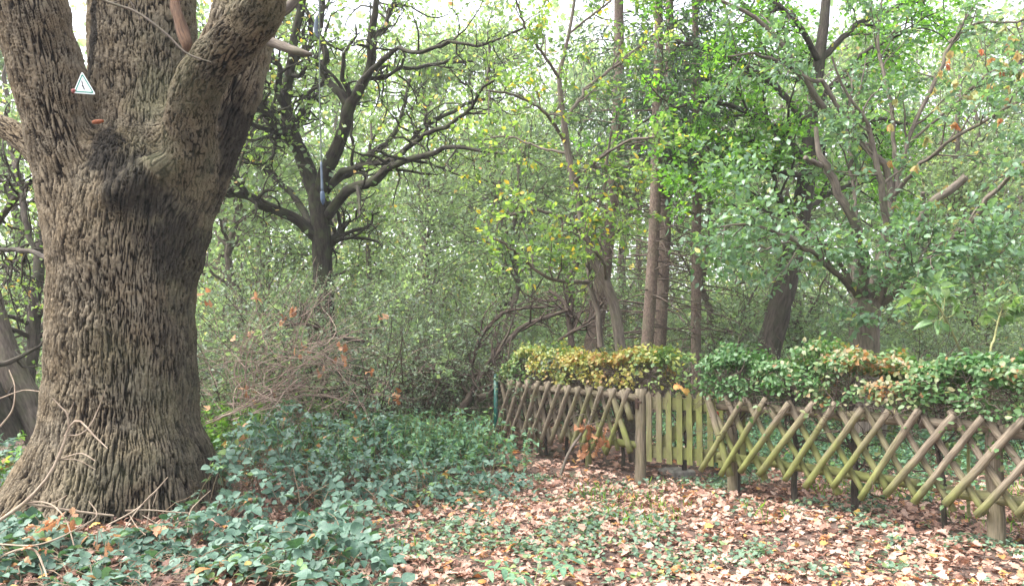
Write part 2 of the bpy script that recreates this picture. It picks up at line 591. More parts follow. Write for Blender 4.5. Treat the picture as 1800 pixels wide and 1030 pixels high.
def moss_right(v):
    s = (v - RP) @ RD
    a = sstep(1.05, .35, v[:, 2]) * (1.15 - .35 * sstep(1.4, 2.3, s)) * sstep(-.5, .3, s)
    a = a + .45 * sstep(.48, .3, v[:, 2]) - .55 * sstep(1.45, 2.0, s)
    return np.clip(a + .3 * noise(v * 3.1, 31) + .3 * noise(v * 10, 32), 0, 1)


def moss_left(v):
    d, _ = fence_nrm(LE, GP)
    s = (v - LE) @ d
    a = sstep(1.0, .35, v[:, 2]) * sstep(1.0, 2.2, s) * 1.1 + .15 * sstep(.5, .2, v[:, 2])
    return np.clip(a + .25 * noise(v * 3.1, 33) + .25 * noise(v * 10, 34), 0, 1)


def lattice(root, a, b, pitch, lean, moss, s0, s1, skip=()):
    d, nr = fence_nrm(a, b)
    up = np.array([0, 0, 1.])
    s = s0
    k = 0
    while s < s1:
        for sgn, off in ((-1, .068), (1, .128)):
            if (k, sgn) in skip:
                continue
            zt, zb = .99 + U(-.025, .02), .24 + U(-.05, .05)
            dx = sgn * lean * (1.08 if sgn > 0 else .92) * (1 + U(-.07, .07)) / 2
            c0 = a + d * (s + U(-.015, .015)) + nr * off
            p1 = c0 + d * dx + up * zt
            p0 = c0 - d * dx + up * zb
            q = MB()
            rod(q, p0, p1, U(.026, .032), moss)
            q.build('picket', M_WOOD, root, True)
        s += pitch
        k += 1


def post(root, p, r, h, moss, name='post'):
    q = MB()
    z0 = float(gz([p[0]], [p[1]])[0])
    rod(q, p + np.array([0, 0, z0 - .15]), p + np.array([U(-.01, .01), 0, h]), r, moss, 12)
    return q.build(name, M_WOOD, root, True)


def rail(root, a, b, z, r, moss, K=1):
    q = MB()
    rod(q, a + np.array([0, 0, z]), b + np.array([0, 0, z]), r, moss, 12, jit=.008)
    q.build('rail', M_WOOD, root, True)


dL, nL = fence_nrm(LE, GP)
fl = thing('lattice_fence', 'shorter run of diagonal wooden lattice fence left of the picket gate, under the yellow hedge', 'fence', LE, 'wooden lattice fence runs')
rail(fl, LE - dL * .05, GP + nL * .02, .9, .047, moss_left)
rail(fl, LE - dL * .05, GP + nL * .02, .37, .045, moss_left)
lattice(fl, LE, GP, .205, .36, moss_left, .08, 2.38)
q = MB()                       # two leaning odd stakes by the gate post
rod(q, GP - dL * .18 + nL * .1 + np.array([0, 0, .98]), GP - dL * .03 + nL * .11 + np.array([0, 0, .66]), .032, moss_left)
q.build('picket', M_WOOD, fl)
q = MB()
rod(q, GP - dL * .36 + nL * .1 + np.array([0, 0, .98]), GP - dL * .03 + nL * .12 + np.array([0, 0, .3]), .034, moss_left)
q.build('picket', M_WOOD, fl)
for s in (.55, 1.6):
    post(fl, LE + dL * s - nL * .09, .045, .92, moss_left)

fr = thing('lattice_fence', 'long run of mossy wooden lattice fence right of the picket gate, under the green hedge', 'fence', RP, 'wooden lattice fence runs')
dR, nR = fence_nrm(RP, RX)
rail(fr, RP - dR * .06, RP + dR * 2.5, .885, .05, moss_right)
rail(fr, RP + dR * 2.44 - nR * .02, RX, .86, .05, moss_right)
rail(fr, RP - dR * .06, RP + dR * 1.9, .37, .047, moss_right)
rail(fr, RP + dR * 2.12, RX, .35, .05, moss_right)
lattice(fr, RP, RX, .236, .5, moss_right, .06, 4.1)
q = MB()
rod(q, RP + dR * .14 + nR * .1 + np.array([0, 0, .2]), RP - dR * .12 + nR * .1 + np.array([0, 0, .98]), .034, moss_right)
q.build('picket', M_WOOD, fr)
for s, r_ in ((.04, .05), (2.45, .062)):
    post(fr, RP + dR * s - nR * .02 if s > 1 else RP + dR * s - nR * .08, r_, .96, lambda v: np.clip(moss_right(v) * .25, 0, 1))
M_TAPE = plain('red_marker_tape', (.55, .07, .06), .5)
q = MB()
tp = RP - dR * .07 + nR * .02
for zz in (0,):
    tubes(q, np.array([tp + [0, 0, .82], tp + [.004, 0, .79], tp + [0, 0, .75], tp + [0, 0, .715]]), np.array([.018, .021, .021, .019]), 8, True)
q.build('marker_tape', M_TAPE, fr)

gpo = thing('gate_post', 'weathered grey post with rusty latch at the left side of the picket gate', 'post', GP)
q = MB()
t_ = np.linspace(0, 1, 14)[:, None]
pp = GP + np.array([0, 0, -.12]) * (1 - t_) + np.array([.015, .0, 1.0]) * t_
tubes(q, pp, .062 * (1 + .03 * rng.normal(size=14)), 14, True, {'moss': lambda v: .12 + .2 * noise(v * 5, 9)}, .12, 5)
q.build('shaft', M_WOOD, gpo)
M_RUST = plain('rusty_iron', (.07, .045, .035), .7, .6, .4, .4, 60)


def box(mb, c, ax, ay, h, hz=None, bev=.0):
    """box centred at c with half axes ax, ay (3-vectors) and half height h along z"""
    c, ax, ay = (np.asarray(v, float) for v in (c, ax, ay))
    z = np.array([0, 0, h]) if np.isscalar(h) else np.asarray(h, float)
    V, L = [], .82
    # chamfered: inner/outer loops on every face
    for sz in (-1, 1):
        for k in ((-1, -1), (1, -1), (1, 1), (-1, 1)):
            V.append(c + k[0] * ax + k[1] * ay + sz * z)
    F = [[0, 3, 2, 1], [4, 5, 6, 7], [0, 1, 5, 4], [1, 2, 6, 5], [2, 3, 7, 6], [3, 0, 4, 7]]
    mb.add(V, np.array(F))


q = MB()
box(q, GP + nL * .06 + dL * .02 + np.array([0, 0, .84]), dL * .02, nL * .012, .06)
box(q, GP + nL * .066 + dL * .05 + np.array([0, 0, .86]), dL * .045, nL * .008, .011)
q.build('latch', M_RUST, gpo, False)

# gate: eight pointed pickets, two boards and a brace
gA, gB = GP + np.array([.08, -.03, 0]), GP + np.array([1.02, -.52, 0])
dG, nG = fence_nrm(gA, gB)


def moss_gate(v):
    s = (v - gA) @ dG
    return np.clip(.35 + .65 * sstep(.1, .4, s) + .3 * sstep(.6, .3, v[:, 2]) + .25 * noise(v * 4, 8) + .2 * noise(v * 11, 7) - .25 * sstep(.85, 1.0, v[:, 2]) * sstep(.35, .1, s), 0, 1)


def board(mb, p0, p1, w, th, nrm_, moss, pointed=False):
    """flat sawn board p0->p1, width w, thickness th, optional pointed end"""
    p0, p1 = np.asarray(p0, float), np.asarray(p1, float)
    ax = (p1 - p0) / np.linalg.norm(p1 - p0)
    side = np.cross(ax, nrm_)
    L = np.linalg.norm(p1 - p0)
    K = 9
    rows = [(t * (L - (.045 if pointed else 0)), 1.0) for t in np.linspace(0, 1, K)]
    if pointed:
        rows.append((L, .08))
    V, gv = [], []
    o = U(0, 40)
    for s, f in rows:
        e = .0015
        for a, bb in ((-.5, -.5), (.5, -.5), (.5, .5), (-.5, .5)):
            V.append(p0 + ax * s + side * (a * w * f) + nrm_ * (bb * th) + e * rng.normal(size=3))
            gv.append((a * w + o, bb * th, s + o))
    V = np.array(V)
    n = len(rows)
    i = np.arange(n * 4).reshape(n, 4)
    F = np.concatenate([np.stack([i[:-1, k], i[:-1, (k + 1) % 4], i[1:, (k + 1) % 4], i[1:, k]], -1) for k in range(4)])
    F = np.concatenate([F, i[:1, ::-1], i[-1:]])
    mb.add(V, F, gv=np.array(gv), moss=moss(V))


gt = thing('picket_gate', 'low garden gate of pointed pickets gone green with algae', 'gate', gA)
for k in range(10):
    c0 = gA + dG * (.03 + k * .113 + U(-.004, .004)) + nG * .03
    q = MB()
    board(q, c0 + [0, 0, .2 + U(-.008, .008)], c0 + [U(-.004, .004), 0, .985 + U(-.012, .008)], .062, .022, nG, moss_gate, True)
    q.build('picket', M_WOOD, gt, False)
for z in (.31, .85):
    q = MB()
    board(q, gA - dG * .01 + [0, 0, z], gB + dG * .05 + [0, 0, z], .13, .026, nG, moss_gate)
    q.build('cross_board', M_WOOD, gt, False)
q = MB()
board(q, gA + dG * .1 + nG * -.03 + [0, 0, .33], gA + dG * .62 + nG * -.03 + [0, 0, .83], .12, .024, nG, moss_gate)
q.build('brace', M_WOOD, gt, False)

gm = thing('metal_post', 'thin dark green metal post at the far left end of the lattice fence', 'post', LE - dL * .1)
q = MB()
p0 = LE - dL * .12 + nL * .12
tubes(q, np.array([p0 + [0, 0, -.1], p0 + [0, 0, .5], p0 + [0, 0, 1.04]]), np.full(3, .03), 12, True)
q.build('tube', plain('green_coated_metal', (.012, .09, .07), .4, 0, .5, .12), gm)
q = MB()
tubes(q, np.array([p0 + [0, 0, 1.04], p0 + [0, 0, 1.05], p0 + [0, 0, 1.062]]), np.array([.033, .033, .012]), 12, True)
q.build('cap', plain('green_plastic_cap', (.01, .06, .05), .5), gm)

# ------------------------------------------------------------------ the great oak
OAK_D = 7.3


def chain(rows):
    pts = np.array([P(x, y, d) for x, y, hw, d in rows])
    return pts, np.array([hw * d / FPX for x, y, hw, d in rows])


def chain_w(rows):
    """like chain, for thick stems: px -+ hw are the outlines seen obliquely"""
    pts, rad = [], []
    for x, y, hw, d in rows:
        a1, a2 = math.atan((x - hw - 900) / FPX), math.atan((x + hw - 900) / FPX)
        mid, half = (a1 + a2) / 2, (a2 - a1) / 2
        pts.append(P(900 + FPX * math.tan(mid), y, d))
        rad.append(d / math.cos(mid) * math.sin(half))
    return np.array(pts), np.array(rad)


STEMS = [
    [(160, 1010, 235, 7.35), (172, 950, 205, 7.35), (182, 900, 180, 7.35), (196, 850, 161, 7.35), (204, 790, 149, 7.35), (210, 700, 138, 7.35), (211, 600, 134, 7.35), (212, 500, 133, 7.35), (216, 430, 133, 7.35), (222, 380, 128, 7.35), (232, 320, 110, 7.4)],
    [(205, 480, 110, 7.3), (170, 400, 98, 7.25), (135, 310, 78, 7.2), (105, 230, 69, 7.15), (86, 150, 70, 7.1), (66, 70, 71, 7.05), (48, 0, 73, 7.0), (20, -120, 70, 6.95), (-10, -260, 66, 6.9)],
    [(225, 420, 105, 7.5), (240, 320, 100, 7.5), (246, 230, 98, 7.72), (248, 160, 97, 7.9), (248, 100, 98, 8.0), (248, 0, 97, 8.1), (246, -120, 92, 8.2), (240, -260, 84, 8.3)],
    [(280, 430, 82, 7.35), (318, 330, 76, 7.4), (358, 230, 74, 7.45), (392, 150, 70, 7.5), (416, 80, 64, 7.55), (434, 0, 58, 7.6), (456, -120, 54, 7.7), (480, -260, 50, 7.8)],
    [(322, 390, 36, 7.4), (328, 315, 44, 7.2), (331, 255, 48, 7.02), (335, 205, 48, 6.88), (345, 158, 46, 6.7), (368, 116, 46, 6.55), (402, 82, 45, 6.42), (436, 48, 44, 6.28), (460, 8, 43, 6.15), (476, -50, 41, 6.02), (510, -110, 36, 5.92), (570, -160, 28, 5.85), (680, -210, 20, 5.8)],
    [(110, 330, 40, 7.3), (72, 278, 30, 7.35), (38, 245, 25, 7.45), (8, 226, 24, 7.55), (-40, 205, 23, 7.7), (-110, 195, 21, 7.9)],
]
# root flares
ROOTS = [
    [(150, 820, 90, 7.2), (70, 900, 78, 7.0), (0, 965, 62, 6.85), (-80, 1010, 48, 6.8)],
    [(255, 830, 92, 7.15), (290, 910, 75, 7.0), (315, 985, 60, 6.9)],
    [(180, 840, 90, 6.9), (165, 930, 80, 6.65), (150, 1000, 60, 6.45)],
    [(300, 830, 80, 7.5), (350, 910, 65, 7.7), (400, 960, 50, 7.9)],
]


def oak_mesh():
    ch = [chain_w(s) for s in STEMS]
    dense = [resample(p, r, 40) for p, r in ch]
    rts = [resample(*chain_w(s), 16) for s in ROOTS]
    lo = np.array([-6.2, 5.3, -.25])
    hi = np.array([-.5, 8.9, 6.4])
    h = .032
    nx, ny, nz_ = np.ceil((hi - lo) / h).astype(int)
    gxs, gys, gzs = lo[0] + h * np.arange(nx), lo[1] + h * np.arange(ny), lo[2] + h * np.arange(nz_)
    F = np.full((nx, ny, nz_), 9.0, np.float32)

    def seg_union(pts, rad, k):
        nonlocal F
        own = np.full(F.shape, 9.0, np.float32)
        for a, b_, ra, rb in zip(pts[:-1], pts[1:], rad[:-1], rad[1:]):
            m_ = max(ra, rb) + .3
            i0 = np.maximum(((np.minimum(a, b_) - m_ - lo) / h).astype(int), 0)
            i1 = np.minimum(((np.maximum(a, b_) + m_ - lo) / h).astype(int) + 2, [nx, ny, nz_])
            if (i1 <= i0).any():
                continue
            X = gxs[i0[0]:i1[0], None, None] - a[0]
            Y = gys[None, i0[1]:i1[1], None] - a[1]
            Z = gzs[None, None, i0[2]:i1[2]] - a[2]
            d = b_ - a
            t = np.clip((X * d[0] + Y * d[1] + Z * d[2]) / (d @ d), 0, 1)
            D = np.sqrt((X - t * d[0]) ** 2 + (Y - t * d[1]) ** 2 + (Z - t * d[2]) ** 2) - (ra + (rb - ra) * t)
            s = np.s_[i0[0]:i1[0], i0[1]:i1[1], i0[2]:i1[2]]
            own[s] = np.minimum(own[s], D)
        hh = np.clip(.5 + .5 * (own - F) / k, 0, 1)
        F = own + (F - own) * hh - k * hh * (1 - hh)
        F = np.minimum(F, 9)

    for i, k_ in ((0, .05), (2, .26), (3, .14), (4, .1), (1, .07), (5, .08)):
        seg_union(*dense[i], k_)
    for p, r in rts:
        seg_union(p, r, .22)
    # burl under the fork
    for (bx, by, bd, br) in ((214, 338, 6.74, .11), (262, 300, 6.86, .13)):
        c = P(bx, by, bd)
        seg_union(np.array([c - [.04, 0, .02], c + [.04, 0, .02]]), np.array([br, br]), .14)
    # surface nets
    S = F < 0
    cells = np.zeros((nx - 1, ny - 1, nz_ - 1), np.uint8)
    corners = [(i, j, k) for i in (0, 1) for j in (0, 1) for k in (0, 1)]
    for i, j, k in corners:
        cells += S[i:nx - 1 + i, j:ny - 1 + j, k:nz_ - 1 + k]
    act = np.argwhere((cells > 0) & (cells < 8))
    idm = np.full(cells.shape, -1, np.int64)
    idm[tuple(act.T)] = np.arange(len(act))
    val = np.stack([F[act[:, 0] + i, act[:, 1] + j, act[:, 2] + k] for i, j, k in corners], -1)
    cc = np.array(corners, float)
    p = np.zeros((len(act), 3))
    cnt = np.zeros(len(act))
    for a in range(8):
        for b_ in range(a + 1, 8):
            if np.abs(cc[a] - cc[b_]).sum() != 1:
                continue
            fa, fb = val[:, a], val[:, b_]
            mk = (fa < 0) != (fb < 0)
            t = np.where(mk, fa / np.where(mk, fa - fb, 1), 0)
            p += np.where(mk[:, None], cc[a] + t[:, None] * (cc[b_] - cc[a]), 0)
            cnt += mk
    V = lo + h * (act + p / cnt[:, None])
    Q = []
    for ax in range(3):
        sl0 = [slice(1, -1)] * 3
        sl0[ax] = slice(0, -1)
        sl1 = list(sl0)
        sl1[ax] = slice(1, None)
        A_, B_ = S[tuple(sl0)], S[tuple(sl1)]
        e = np.argwhere(A_ != B_)
        flip = A_[tuple(e.T)]
        off = np.ones(3, int)
        off[ax] = 0
        e = e + off
        u, v = (ax + 1) % 3, (ax + 2) % 3
        du, dv = np.eye(3, dtype=int)[u], np.eye(3, dtype=int)[v]
        g = lambda c: idm[tuple(np.minimum(c, np.array(idm.shape) - 1).T)]
        q4 = np.stack([g(e - du - dv), g(e - dv), g(e), g(e - du)], -1)
        q4[~flip] = q4[~flip][:, ::-1]
        Q.append(q4[(q4 >= 0).all(1)])
    return V, np.concatenate(Q), dense


oV, oQ, oCH = oak_mesh()
tmp = MB()
tmp.add(oV, oQ)
to = tmp.build('tmp', None)
md = to.modifiers.new('s', 'SUBSURF')
md.levels = md.render_levels = 2
dg = bpy.context.evaluated_depsgraph_get()
me2 = bpy.data.meshes.new_from_object(to.evaluated_get(dg))
nv = len(me2.vertices)
V = np.zeros(nv * 3, np.float32)
me2.vertices.foreach_get('co', V)
V = V.reshape(-1, 3).astype(float)
NR = np.zeros(nv * 3, np.float32)
me2.vertices.foreach_get('normal', NR)
NR = NR.reshape(-1, 3).astype(float)
nf = len(me2.polygons)
Fq = np.zeros(nf * 4, np.int32)
me2.loops.foreach_get('vertex_index', Fq)
Fq = Fq.reshape(-1, 4)
bpy.data.objects.remove(to)
# bark: plates split by an interwoven net of fissures that follows each stem
dist = np.full((len(oCH), nv), 9.0)
prm = []
for ci, (pts, rad) in enumerate(oCH):
    best = np.full(nv, 9.0)
    bestr = np.full(nv, 99.0)
    loc = np.zeros((nv, 3))
    s0 = 0
    Td = norm(np.gradient(pts, axis=0))
    A_ = norm(np.cross(Td, np.array([0, 1., 0])))
    B_ = np.cross(Td, A_)
    for k in range(len(pts) - 1):
        a, bb = pts[k], pts[k + 1]
        d = bb - a
        L = np.linalg.norm(d)
        m_ = np.abs((V - (a + bb) / 2)).max(1) < max(rad[k], rad[k + 1]) + .35
        if m_.any():
            v = V[m_]
            t = np.clip((v - a) @ d / (d @ d), 0, 1)
            r = v - a - t[:, None] * d
            rl = np.linalg.norm(r, axis=1)
            ii = np.flatnonzero(m_)
            bt = rl < bestr[ii]
            jj = ii[bt]
            bestr[jj] = rl[bt]
            best[jj] = (rl - (rad[k] + (rad[k + 1] - rad[k]) * t))[bt]
            # circumference kept in metres at the stem's mean radius so that plates widen with the flare
            R0 = rad.mean() / np.maximum(np.linalg.norm(r[bt], axis=1), .05)
            loc[jj] = np.stack([(r[bt] * A_[k]).sum(1) * R0, (r[bt] * B_[k]).sum(1) * R0, s0 + t[bt] * L], -1)
        s0 += L
    dist[ci] = best
    prm.append(loc + ci * 17.3)
dm = dist.min(0)
wgt = np.exp(-(dist - dm) / .05)
wgt[wgt < .03] = 0
wgt /= wgt.sum(0)
plate = np.zeros(nv)
fine = np.zeros(nv)
for ci in range(len(oCH)):
    k = wgt[ci] > 0
    q = prm[ci][k]
    fx, fz = (46, 3.6) if ci not in (4, 5) else (44, 9)
    warp = np.stack([noise(q * [7, 7, 2.2], 41) + .3 * noise(q * [21, 21, 9], 53), noise(q * [7, 7, 2.2], 42) + .3 * noise(q * [21, 21, 9], 54), 2.2 * noise(q * [5, 5, 2], 43)], -1)
    qq = q + .02 * warp
    a = np.abs(noise(qq * [fx, fx, fz], 44))
    a2 = np.abs(noise(qq * [fx * 1.7, fx * 1.7, fz * 2.6] + 9, 45))
    f1 = sstep(.0, .24, a)
    f2 = sstep(.0, .16, a2)
    pl_ = f1 * (.68 + .32 * f2) + .2 * noise(qq * [50, 50, 14], 46)
    plate[k] += wgt[ci][k] * pl_
    fine[k] += wgt[ci][k] * (noise(q * [85, 85, 28], 47) * .6 + .4 * noise(q * [160, 160, 70], 48))
lump = noise(V * 2.3, 51) * .02 + noise(V * 5.5, 52) * .014 - .006
depth_ = np.where(wgt[4] + wgt[5] > .5, .014, .034)
V2 = V + NR * (lump + depth_ * (plate - .7) + .008 * fine)[:, None]


def blob(px, py, d, rx, rz, sk=0):
    c = P(px, py, d)
    return np.sqrt(((V[:, 0] - c[0] - sk * (V[:, 2] - c[2])) / rx) ** 2 + ((V[:, 2] - c[2]) / rz) ** 2)


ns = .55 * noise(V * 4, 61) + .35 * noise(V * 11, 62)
nst = .7 * noise(V * [5, 5, .9], 65) + .45 * noise(V * [14, 14, 2.5], 66) + .25 * noise(V * 12, 67)   # streaks down the bark, for stain and painted shade
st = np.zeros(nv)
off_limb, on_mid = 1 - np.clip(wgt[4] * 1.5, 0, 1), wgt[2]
for args, sc, msk, n_ in (((182, 258, 6.9, .2, .34), 1, 1, ns), ((212, 350, 6.7, .1, .13), 1, 1, ns), ((228, 300, 6.7, .36, .38), .95, off_limb, nst), ((270, 350, 6.7, .4, .3), .8, off_limb, nst),  # black fork stain; the small blob paints the dark hollow under the burl
                          ((388, 235, 7, .15, .6, .15), 1, off_limb, ns), ((350, 330, 6.8, .26, .3), .8, off_limb, ns), ((395, 140, 6.6, .2, .16), .55, 1, ns), ((163, 80, 7.6, .07, .8), 1, on_mid, ns), ((322, 150, 7.4, .13, .5, .2), .85, off_limb, ns),  # black stain and painted shade in the grooves between stems and limb
                          ((240, 220, 7.1, .45, .16), .6, on_mid, ns), ((265, 420, 6.6, .3, .5), .8, 1, nst), ((306, 600, 6.7, .33, 1.0), .66, 1, nst), ((320, 790, 6.8, .3, .9), .6, 1, nst),  # streaks that also paint in the shade of the trunk's right side
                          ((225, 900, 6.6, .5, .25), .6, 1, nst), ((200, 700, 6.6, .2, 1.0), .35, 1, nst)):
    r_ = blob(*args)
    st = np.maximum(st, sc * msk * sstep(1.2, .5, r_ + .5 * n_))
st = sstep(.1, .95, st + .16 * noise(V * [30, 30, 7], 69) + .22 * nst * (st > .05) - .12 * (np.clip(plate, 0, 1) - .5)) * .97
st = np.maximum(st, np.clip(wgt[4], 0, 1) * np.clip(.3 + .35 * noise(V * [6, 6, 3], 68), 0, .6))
grn = np.clip(.32 + .6 * noise(V * 1.6 + 5, 63) + .3 * noise(V * 7, 64), 0, 1) * sstep(-.6, .4, V[:, 0] + 3.6) * .55
grn = np.maximum(grn, .45 * sstep(1.2, .3, blob(330, 640, 6.8, .2, .7) + .4 * ns))
grn = np.maximum(grn, .5 * sstep(1.2, .3, blob(250, 130, 7, .3, .5) + .4 * ns))
m, nt, b = new_mat('oak_bark')
fis, stn_shade, gr = (attr(nt, k).outputs['Fac'] for k in ('plate', 'stain', 'green'))
geo = N_(nt, 'NewGeometry').outputs['Position']
nA, nB = noise_n(nt, geo, 60, 6, .7), noise_n(nt, geo, 3.5, 5)
c = ramp(nt, [(.2, (.012, .009, .0068)), (.55, (.06, .047, .035)), (.98, (.18, .15, .114))], fis)
c = mix(nt, .8, c, ramp(nt, [(.3, (.62, .6, .58)), (.7, (1.32, 1.3, 1.28))], nA), 'MULTIPLY')
c = mix(nt, .8, c, ramp(nt, [(.35, (.92, .86, .72)), (.65, (1.06, 1.1, 1.08))], nB), 'MULTIPLY')
c = mix(nt, gr, c, ramp(nt, [(.3, (.07, .075, .035)), (.7, (.18, .185, .11))], nA))
c = mix(nt, mth(nt, 'MULTIPLY', stn_shade, .92), c, ramp(nt, [(.3, (.003, .003, .003)), (.95, (.02, .018, .016))], fis))
nt.links.new(c, b.inputs['Base Color'])
b.inputs['Roughness'].default_value = .95
b.inputs['Specular IOR Level'].default_value = .08
bump(nt, b, noise_n(nt, mapping(nt, geo, (1, 1, .35)), 110, 7, .75), .75, .012)
M_OAK = m
bx, bz = P(50, 880, 7)[0], .02
oak = thing('oak_tree', 'huge old oak with furrowed bark, a black stained fork and several thick stems', 'tree', (-3.85, 7.35, 0))
mb = MB()
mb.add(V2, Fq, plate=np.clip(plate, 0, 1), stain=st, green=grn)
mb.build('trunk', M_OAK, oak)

q = MB()                                  # splintered strip of torn wood at the fork of the thick limb
rows = [(305, -8, 6, 7.0), (314, 25, 9, 6.95), (322, 55, 11, 6.9), (332, 80, 10, 6.85), (326, 95, 4, 6.83)]
tubes(q, *resample(*chain(rows), 14), 9, True, None, .55, 3)
q.build('torn_wood', bark_mat('torn_heartwood', (.03, .016, .01), (.15, .085, .05), (.05, .03, .02), .6, 60, .08), oak)
q = MB()
tubes(q, *resample(*chain([(470, 72, 9, 7.3), (495, 82, 8, 7.2), (522, 92, 7, 7.1), (548, 96, 4, 7.05)]), 12), 9, True, None, .35, 4)
q.build('broken_stub', M_GREYB, oak)
q = MB()
tubes(q, *resample(*chain([(455, 30, 12, 6.35), (492, 22, 10, 6.4), (515, 4, 9, 6.5), (540, -40, 8, 6.6), (600, -90, 6, 6.8)]), 14), 8, True, None, .2, 5)
q.build('side_branch', M_GREYB, oak)
q = MB()
tubes(q, *resample(*chain([(120, -30, 2.6, 6.3), (185, 2, 2.5, 6.3), (240, 22, 2.3, 6.3), (290, 58, 2.0, 6.3), (328, 94, 1.7, 6.3), (372, 110, 1.0, 6.28)]), 24), 6)
tubes(q, *resample(*chain([(200, 6, 1.4, 6.3), (222, -2, 1.2, 6.3), (236, 14, 1, 6.3), (248, 40, .8, 6.3)]), 10), 5)
q.build('twig', M_GREYB, oak)
q = MB()                                   # little orange bracket fungus in the fork
c0 = P(172, 214, 6.86)
t_ = np.linspace(0, 1, 7)[:, None]
tubes(q, c0 + (t_ - .5) * np.array([.1, .0, .015]), .015 * np.sin(np.pi * (.12 + .76 * t_[:, 0])) + .006, 9, True, None, .5, 6)
q.build('bracket_fungus', plain('orange_fungus', (.2, .06, .022), .7, 0, .3, .35, 60), oak)

# ------------------------------------------------------------------ sign on the oak
sg = thing('triangular_sign', 'small white triangular sign with green border and black bird mark nailed on the oak', 'sign', P(148, 150, 6.72))
M_SW, M_SGR, M_SBK = plain('white_enamel', (.72, .75, .76), .4, 0, .5, .06), plain('green_enamel', (.02, .24, .17), .4, 0, .5, .1), plain('black_enamel', (.02, .02, .025), .4, 0, .5, .1)
SD = 6.72
sc_ = SD / FPX
sR = np.array([math.cos(.25), math.sin(.25), 0])
sU = np.array([.02, 0, 1.0])
sN = np.cross(sR, sU) * 1.0
sN = sN / np.linalg.norm(sN)
if sN[1] > 0:
    sN = -sN
s0_ = P(149.5, 150, SD)


def spt(px, py, z=0):
    return s0_ + sR * ((px - 149.5) * sc_) + sU * ((150 - py) * sc_) + sN * z


def rounded(tri, rad, n=5):
    out = []
    tri = [np.array(t, float) for t in tri]
    for k in range(3):
        p, c, nx_ = tri[k - 1], tri[k], tri[(k + 1) % 3]
        a, bb = c + (p - c) / np.linalg.norm(p - c) * rad, c + (nx_ - c) / np.linalg.norm(nx_ - c) * rad
        for t in np.linspace(0, 1, n):
            out.append((1 - t) ** 2 * a + 2 * t * (1 - t) * c + t * t * bb)
    return out


def plate_mesh(outline, z0, z1, hole=None):
    q = MB()
    n = len(outline)
    if hole is None:
        V_ = [spt(*p, z0) for p in outline] + [spt(*p, z1) for p in outline]
        side = [[i, (i + 1) % n, n + (i + 1) % n, n + i] for i in range(n)]
        q.add(V_, [np.array(side), np.array([list(range(n, 2 * n))]), np.array([list(range(n))[::-1]])])
    else:
        V_ = [spt(*p, z1) for p in outline] + [spt(*p, z1) for p in hole] + [spt(*p, z0) for p in outline] + [spt(*p, z0) for p in hole]
        F_ = []
        for i in range(n):
            j = (i + 1) % n
            F_ += [[i, j, n + j, n + i], [i, j, 2 * n + j, 2 * n + i], [n + i, n + j, 3 * n + j, 3 * n + i]]
        q.add(V_, np.array(F_))
    return q


TRI = [(143.5, 125.5), (168, 166), (131, 166)]
cen = np.mean(TRI, 0)
sh = lambda f, dy=0: [tuple(cen + (np.array(t) - cen) * f + [0, dy]) for t in TRI]
plt_ = plate_mesh(rounded(TRI, 5), -.004, .004).build('plate', M_SW, sg, False)
plate_mesh(rounded(sh(.85), 4), .003, .0055, rounded(sh(.7), 2)).build('border', M_SGR, plt_, False)
bird = [(144.2, 142.2), (145.8, 143.6), (147, 147), (147.2, 150), (148.6, 152.5), (149.8, 156), (151, 158.4), (149, 158.8), (148, 156), (147.4, 154), (145.2, 152.6), (146.2, 150.8), (145.6, 148)]
plate_mesh([(145.5 + (x - 146.5) * 1.05, y) for x, y in bird], .0035, .006).build('bird_mark', M_SBK, plt_, False)
q = MB()
box(q, spt(150, 150, -.035), sR * .03, sN * .03, .05)
q.build('backing_block', M_OAK if False else plain('old_wood_block', (.1, .075, .055), .9), sg, False)
q = MB()
tubes(q, np.array([spt(132, 161, -.02), spt(131.5, 162, .004), spt(131.5, 163, .012)]), np.array([.02, .02, .008]), 9, True, None, .4, 3)
q.build('red_blob', plain('red_brown_wax', (.25, .07, .06), .6, 0, .3, .3), sg)

# ------------------------------------------------------------------ rope
rp = thing('hanging_rope', 'thin grey rope with a blue end hanging from the oak limb', 'rope', P(566, 350, 5.85))
rows = [(567, -158, 1.1, 5.85), (563, -60, 1.1, 5.85), (561.5, 60, 1.1, 5.85), (562, 180, 1.1, 5.85), (564.5, 270, 1.2, 5.85), (566, 330, 1.5, 5.85)]
q = MB()
rp_p, rp_r = resample(*chain(rows), 40)
tubes(q, rp_p, rp_r, 8, True)
q.build('cord', plain('grey_green_rope', (.1, .12, .1), .8, 0, .3, .3, 90), rp)
q = MB()
tubes(q, *resample(*chain([(564.5, 285, 1.8, 5.85), (565.5, 310, 2.1, 5.85), (566.5, 338, 2.6, 5.85)]), 8), 8, True)
q.build('sleeve', plain('grey_blue_tape', (.07, .095, .125), .6), rp)
q = MB()
tubes(q, *resample(*chain([(566.5, 337, 3.2, 5.85), (567, 343, 4.2, 5.85), (567.5, 352, 4.0, 5.85), (568, 360, 1.4, 5.85)]), 12), 10, True)
q.build('knot', plain('blue_plastic', (.035, .06, .1), .5), rp)
q = MB()
tubes(q, *resample(*chain([(557, 30, 2.2, 5.85), (555.5, 45, 4.0, 5.85), (556, 58, 3.4, 5.85), (559, 66, 1.5, 5.85)]), 10), 8, True)
q.build('tied_rag', plain('pale_blue_cloth', (.08, .105, .13), .8), rp)


